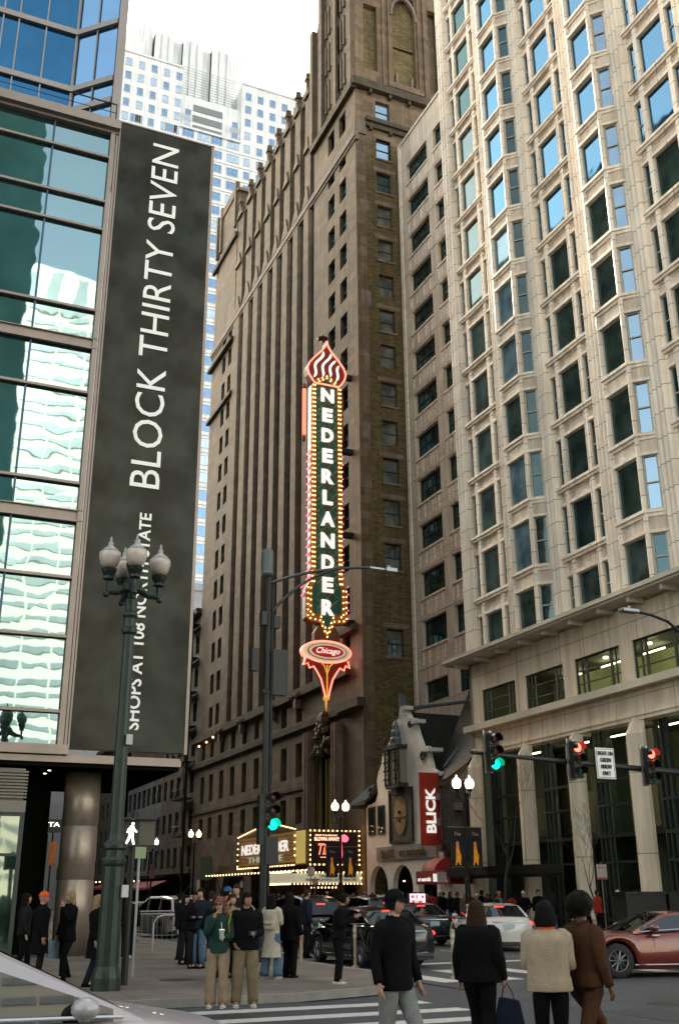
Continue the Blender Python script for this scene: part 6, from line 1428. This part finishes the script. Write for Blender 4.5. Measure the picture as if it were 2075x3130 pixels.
    if ty == 'curly':
        for i in range(40 if lod == 0 else 10):
            a_ = random.uniform(pi, 2*pi)+random.uniform(-.6, .6); H.ball(HT((.10*cos(a_)*k, (.09*sin(a_)-.02)*k, random.uniform(-.2, .09)*k)), random.uniform(.03, .05)*k, 6, wr=.5)
    if ty == 'afro': H.ball(HT((0, -.02*k, .05*k)), .15*k, 16, sc=(1, .95, .92), wr=.12, fr=9)
    if ty == 'bun': H.ball(HT((0, -.1*k, .06*k)), .045*k, 8, wr=.2)
    if ty != 'none': H.build('hair', HAIRC[hcname], t, False, True)
    if hat:
        Q_ = MB(); n2 = 18; rows = 6; vv = []
        for i in range(rows+1):
            ph = (pi*.5-.05)*i/rows+.02
            for j in range(n2): a_ = 2*pi*j/n2; vv.append(HT((sin(ph)*cos(a_)*.098*k, (sin(ph)*sin(a_)*.115-.004)*k, (cos(ph)*.112+.03)*k)))
        Q_.add(vv, [(i*n2+j, (i+1)*n2+j, (i+1)*n2+(j+1) % n2, i*n2+(j+1) % n2) for i in range(rows) for j in range(n2)]+[tuple(range(n2))])
        if hat[0] == 'cap':
            v2 = []
            for j in range(9): a_ = pi*(.18+.64*j/8); v2 += [HT((.095*cos(a_)*k, .11*sin(a_)*k, .04*k)), HT((.105*cos(a_)*k, (.10+.085*sin(a_))*k, .022*k))]
            Q_.add(v2, [(2*j, 2*j+2, 2*j+3, 2*j+1) for j in range(8)])
        else: Q_.ball(HT((0, 0, .15*k)), .02*k, 6)
        Q_.build(hat[0], C_[hat[1]], t, False, True)
    if glasses:
        E_ = MB()
        for s_ in (-1, 1): 
            if glasses == 'sun': E_.ball(HT((s_*.03*k, .098*k, .012*k)), .025*k, 8, sc=(1, .3, .85))
            E_.tube([HT((s_*.03*k+.024*k*cos(a_), .10*k, .012*k+.02*k*sin(a_))) for a_ in [2*pi*j/10 for j in range(11)]], .0025*k, 4); E_.tube([HT((s_*.055*k, .098*k, .015*k)), HT((s_*.08*k, 0, .015*k))], .0025*k, 4)
        E_.build('glasses', M_trim, t, False)
    t['hand'] = 0; del t['hand']
    return t, A, k
def local(t, p): return Matrix.Rotation(t.rotation_euler.z, 4, 'Z') @ Vector(p)+t.location
def face(px, py):     # heading that turns the figure's front to the camera from a ground pixel
    p = at(px, py); return atan2(-p.y, -p.x)-pi/2
G = .135
# capped man crossing
p = at(1205, 2737+10, 2, 1.6); dirn = Vector((at(1195, 2900, 2, .5).x, at(1195, 2900, 2, .5).y, 0)).normalized()
def onray(px, dist): v = at(px, 2900, 2, 0); v.z = 0; return v.normalized()*dist
def toward(v): return atan2(-v.y, -v.x)-pi/2
v = onray(1207, 12.0); t, A, k = person('man in black cap, glasses and black jacket with grey jeans, crossing at centre', (v.x, v.y, 0), toward(v)+.75, 1.81, top='black', legs='grey', hair=('short', 'black'), hat=('cap', 'black'), glasses='clear', skin=0, arms=('down', 'down'), stride=.45, bulk=1.1, legw=1.15, headturn=.35, coat=.06)
v = onray(1462, 13.2); t, A, k = person('long-haired woman in wide black coat seen from behind, walking with a black bag', (v.x, v.y, 0), toward(v)+pi-.25, 1.70, 'f', 'black', 'black', 'hood', ('long', 'brown'), arms=('down', 'down'), stride=.42, bulk=1.5, coat=.02, legw=1.1)
wv = local(t, A[1][2]); bg_ = thing('tote_bag', 'black tote bag hanging from the hand of the woman in the wide coat', 'bag', (wv.x, wv.y, wv.z-.08)); b = MB()
b.prism([(-.05, -.10), (.18, -.14), (.27, -.60), (-.05, -.54), (-.13, -.42)], -.05, .05, 'y'); b.build('bag_body', C_['navy'], bg_, False, bevel=.02); bg_.rotation_euler.z = toward(v)+pi
b = MB(); b.tube([(-.02, .03, -.12), (.0, .03, -.02), (.04, .03, .04), (.09, .03, -.03), (.13, .03, -.15)], .008, 5); b.tube([(-.02, -.03, -.12), (.0, -.03, -.02), (.04, -.03, .04), (.09, -.03, -.03), (.13, -.03, -.15)], .008, 5); b.build('handle', M_trim, bg_, False)
v = onray(1672, 11.9); t, A, k = person('dark-haired person in beige fleece jacket and orange collar seen from behind', (v.x, v.y, 0), toward(v)+pi+.1, 1.69, 'f', 'beige', 'black', 'black', ('bob', 'black'), arms=('hold', 'hold'), stride=.15, bulk=1.42, scarf='orange')
v = onray(1782, 12.2); t, A, k = person('person with round afro hair in brown tracksuit, striding on the right', (v.x, v.y, 0), toward(v)+pi-.7, 1.74, 'm', 'brown', 'brown', 'black', ('afro', 'black'), skin=2, arms=('hold', 'down'), stride=.85, bulk=1.12, legw=1.05)
def stand(px, py, label, turn=0, z=G, **kw):
    q_ = at(px, py, 2, z); return person(label, (q_.x, q_.y, z), toward(q_)+turn, **kw)
def prop(name, label, cat, t, A, side, off=(0, .05, 0)):
    w0 = local(t, (A[side][2][0]+off[0], A[side][2][1]+off[1], A[side][2][2]+off[2])); o = thing(name, label, cat, tuple(w0)); o.rotation_euler.z = t.rotation_euler.z; return o
t, A, k = stand(662, 3082, 'woman with curly auburn hair and sunglasses, dark green jumper, hand to her mouth', -.15, h=1.60, sex='f', top='dgreen', legs='tan', shoes='white', hair=('curly', 'auburn'), arms=('hold', 'mouth'), glasses='sun', bulk=1.1, wide=.04, legw=1.18, flare=.6, headturn=-.1)
o = prop('drink_cup', 'clear drink cup held by the woman in the green jumper', 'cup', t, A, -1, (0.02, .09, .02)); b = MB(); b.lathe([(.03, -.05), (.042, .08), (.044, .085)], (0, 0, 0), 12); b.build('cup', mat('pale_cup', (.35, .42, .4), .3, 0, .1), o, False); b = MB(); b.lathe([(.046, .085), (.04, .1)], (0, 0, 0), 12); b.tube([(0, 0, .1), (.01, 0, .2)], .004, 4); b.build('lid', M_white, o, False)
o = thing('mustard_backpack', 'mustard yellow backpack on the back of the woman in the green jumper', 'backpack', local(t, (-.02, -.17, 1.12))); o.rotation_euler.z = t.rotation_euler.z; b = MB(); b.rings([(-.08, -.04, z, rx, ry) for z, rx, ry in ((-.24, .10, .05), (-.2, .16, .09), (0, .165, .10), (.16, .15, .09), (.24, .09, .05))], 14); b.build('bag_body', C_['mustard'], o, False, True); b = MB(); b.tube([(-.15, .02, .2), (-.17, .2, .25), (-.15, .3, .1), (-.16, .2, -.15), (-.13, .02, -.2)], .014, 5); b.build('strap', C_['mustard'], o, False)
t, A, k = stand(746, 3080, 'young man in black jacket and baggy khaki cargo trousers with a camera', .1, h=1.68, top='black', legs='khaki', shoes='white', hair=('short', 'black'), skin=1, arms=('hold', 'pocket'), bulk=1.22, wide=.10, legw=1.3, headturn=.5)
o = prop('camera', 'small camera held at the waist by the young man in khaki trousers', 'camera', t, A, -1, (.04, .08, 0)); b = MB(); b.box(-.06, .06, -.02, .02, -.035, .035); b.build('camera_body', M_trim, o, False, bevel=.005); b = MB(); b.tube([(0, .02, 0), (0, .07, 0)], .03, 10); b.build('lens', M_steel, o, False)
stand(703, 3003, 'long-haired person in tan hoodie behind the young couple, phone at the ear', .3, h=1.66, sex='f', top='hood', legs='charcoal', shoes='white', hair=('long', 'brown'), arms=('down', 'ear'), lod=1)
stand(716, 2990, 'taller short-haired man in black, looking over the couple', -.2, h=1.86, top='charcoal', legs='black', shoes='black', hair=('short', 'brown'), arms=('down', 'down'), lod=1)
stand(688, 2960, 'person in blue cap half hidden behind the taller man', 1.9, h=1.82, top='navy', legs='black', hair=('short', 'black'), hat=('cap', 'blue'), lod=1)
t, A, k = stand(828, 2994, 'woman in long cream coat and blue jeans seen from behind by the signal pole', pi-.5, h=1.66, sex='f', top='cream', legs='jeans', shoes='white', hair=('long', 'black'), arms=('down', 'phone'), bulk=1.12, coat=.42, wide=.16, legw=1.15, flare=1.0)
o = thing('shoulder_bag', 'cream shoulder bag on the back of the woman in the cream coat', 'bag', local(t, (.03, -.17, 1.05))); o.rotation_euler.z = t.rotation_euler.z; b = MB(); b.rings([(0, -.02, z, rx, .04) for z, rx in ((-.09, .12), (-.06, .15), (.05, .15), (.08, .12))], 12); b.build('bag_body', C_['cream'], o, False, True); b = MB(); b.box(-.1, .1, -.075, -.06, .0, .02); b.build('clasp', mat('bag_brass', (.3, .2, .05), .4, .5, 0), o, False)
stand(884, 2990, 'heavy-set person all in black beside the cream coat woman', pi*.8, h=1.68, top='black', legs='black', hair=('long', 'black'), arms=('phone', 'down'), bulk=1.3, coat=.1, legw=1.15)
stand(936, 2930, 'person in slate-blue jacket with short hair near the dark van', pi*.6, h=1.78, top='navy', legs='charcoal', hair=('short', 'brown'), bulk=1.2, lod=1)
stand(1032, 3010, 'man dressed in black with white trainers, leaning toward the phone in his hands', pi*.5-.15, h=1.66, top='black', legs='black', shoes='white', hair=('short', 'black'), skin=1, arms=('phone', 'phone'), bulk=1.22, lean=.35)
GRP = [(560, 2950, 1.65, 'short figure in dark coat at the left of the waiting group', 'f', ('long', 'black'), .6), (590, 2962, 1.72, 'figure in black puffer jacket with arms folded in the waiting group', 'm', ('short', 'black'), .2), (606, 2962, 1.80, 'taller man in navy coat and jeans standing with the waiting group', 'm', ('short', 'black'), -.5),
       (640, 2940, 1.74, 'dark-clothed figure right behind the curly-haired woman', 'm', ('short', 'brown'), 2.2), (545, 2935, 1.70, 'dark figure beside the hoop rail with a shopping bag', 'f', ('bun', 'black'), 1.4), (655, 3000, 1.62, 'dark-haired figure in black with grey trainers just behind the yellow backpack', 'f', ('long', 'brown'), pi)]
for i, (px, py, h_, lb, sx_, hr, tn) in enumerate(GRP): stand(px, py, lb, tn, h=h_, sex=sx_, top=['black', 'black', 'navy', 'charcoal'][i % 4], legs=['black', 'navy', 'jeans'][i % 3] if i == 2 else 'charcoal', hair=hr, arms=(('cross', 'cross') if i == 1 else ('pocket', 'down')), bulk=1.25, lod=1, shoes='black' if i != 5 else 'grey', skin=i % 2)
stand(110, 3005, 'person in bright orange beanie and long black coat at the left wall', pi*.5, h=1.72, top='black', legs='charcoal', hair=('none', 'black'), hat=('beanie', 'orange'), bulk=1.35, coat=.3, lod=0)
t, A, k = stand(195, 3000, 'blond woman in black raising a hand to her mouth beside the round column', -.9, h=1.74, sex='f', top='black', legs='black', hair=('long', 'blond'), arms=('mouth', 'down'), bulk=1.15, coat=.1, stride=.3)
o = prop('shopping_bag', 'pale blue shopping bag by the blond woman at the column', 'bag', t, A, 1, (.02, .02, -.1)); b = MB(); b.prism([(-.14, -.35), (.14, -.35), (.17, 0), (-.17, 0)], -.06, .06, 'y'); b.build('bag_body', mat('bag_blue', (.2, .28, .36), .6, 0, .3, 5), o, False); b = MB(); b.tube([(-.08, 0, 0), (-.05, 0, .1), (.05, 0, .1), (.08, 0, 0)], .006, 4); b.build('handle', M_trim, o, False)
t, A, k = stand(283, 3018, 'blond person in long black coat walking left beside the lamp post', pi*.42, h=1.66, sex='f', top='black', legs='navy', hair=('long', 'blond'), arms=('down', 'down'), bulk=1.25, coat=.32, stride=.25, shoes='black')
o = prop('carrier_bag', 'white carrier bag carried by the blond person beside the lamp post', 'bag', t, A, -1, (-.02, .02, -.1)); b = MB(); b.rings([(0, 0, z, rx, .07) for z, rx in ((-.32, .1), (-.26, .14), (-.1, .12), (0, .04))], 10, wr=.2); b.build('bag_body', C_['white'], o, False, True); b = MB(); b.tube([(-.03, 0, 0), (0, 0, .1), (.03, 0, 0)], .006, 4); b.build('handle', C_['white'], o, False)
stand(386, 2935, 'dark figure with one white trainer walking away beyond the lamp post', pi, h=1.70, top='black', legs='black', shoes='white', hair=('short', 'black'), bulk=1.25, stride=.4, lod=1)
stand(60, 2985, 'dark figure against the shopfront, at the left edge of the pavement', pi*.5, h=1.70, sex='f', top='charcoal', legs='black', hair=('long', 'black'), bulk=1.2, stride=.3, lod=1)
# far crowd on the north pavement and in the street
VAR = []
for i, (tp, lg, hr, sx_, sk_, bk, ct_, bul) in enumerate((('black', 'black', ('short', 'black'), 'm', 0, 'black', 0, 1.25), ('navy', 'jeans', ('long', 'brown'), 'f', 0, 'white', .1, 1.15), ('charcoal', 'charcoal', ('short', 'brown'), 'm', 1, 'black', 0, 1.2), ('hood', 'black', ('long', 'blond'), 'f', 0, 'black', 0, 1.2), ('red', 'black', ('short', 'black'), 'm', 2, 'black', 0, 1.2), ('black', 'jeans', ('none', 'black'), 'm', 0, 'black', 0, 1.25))):
    q_ = None; t, A, k = person('x', (0, 0, 0), 0, h=1.7, sex=sx_, top=tp, legs=lg, hair=hr, skin=sk_, bulk=bul, coat=ct_, lod=1, hat=('beanie', 'white') if hr[0] == 'none' else None, arms=('pocket', 'down'), stride=.2); VAR.append(t)
DESC = ['man in black jacket', 'brown-haired woman in navy coat', 'man in charcoal jacket', 'blond woman in tan hoodie', 'figure in red jacket', 'figure in white beanie']
R5 = random.Random(4); used = set(); cnt = {}
spots = []
for j in range(34): spots.append((905+j*19+R5.uniform(-6, 6), R5.uniform(26.8, 29.2)))
for j in range(8): spots.append((1560+j*46+R5.uniform(-9, 9), R5.uniform(26.8, 28.8)))
for j in range(9): spots.append((770+j*17+R5.uniform(-6, 6), R5.uniform(26.6, 28)))
LM = [(770, 'in front of the marquee west end'), (860, 'under the theatre name board'), (960, 'below the marquee corner'), (1060, 'under the lit show poster'), (1130, 'at the first arch of the gabled shop'), (1210, 'at the middle arch of the gabled shop'), (1290, 'at the third arch of the gabled shop'), (1370, 'under the red awning'), (1450, 'by the nearest twin-globe lamp'), (1530, 'under the black entrance canopy'), (1600, 'before the first cream shop pilaster'), (1700, 'before the dark shop windows left of the couple'), (1800, 'behind the afro-haired walker'), (1900, 'behind the black planter')]
for i, (px, y) in enumerate(spots):
    q_ = at(px, 2770, 1, y); vi = i % 6; src = VAR[vi]; o = src if vi not in used else copy_tree(src); used.add(vi)
    o.location = (q_.x, y, G); OFF[o.name] = Vector(o.location); o.rotation_euler.z = R5.uniform(0, 6.28); s_ = R5.uniform(.95, 1.06); o.scale = (s_, s_, s_)
    lm = min(LM, key=lambda a_: abs(a_[0]-px))[1]; key = (vi, lm); cnt[key] = cnt.get(key, 0)+1
    o['label'] = f'{DESC[vi]} {lm}' if cnt[key] == 1 else f'{["", "", "another", "third"][min(3, cnt[key])]} {DESC[vi]} {lm}, farther right'; o['group'] = 'people on the north pavement'
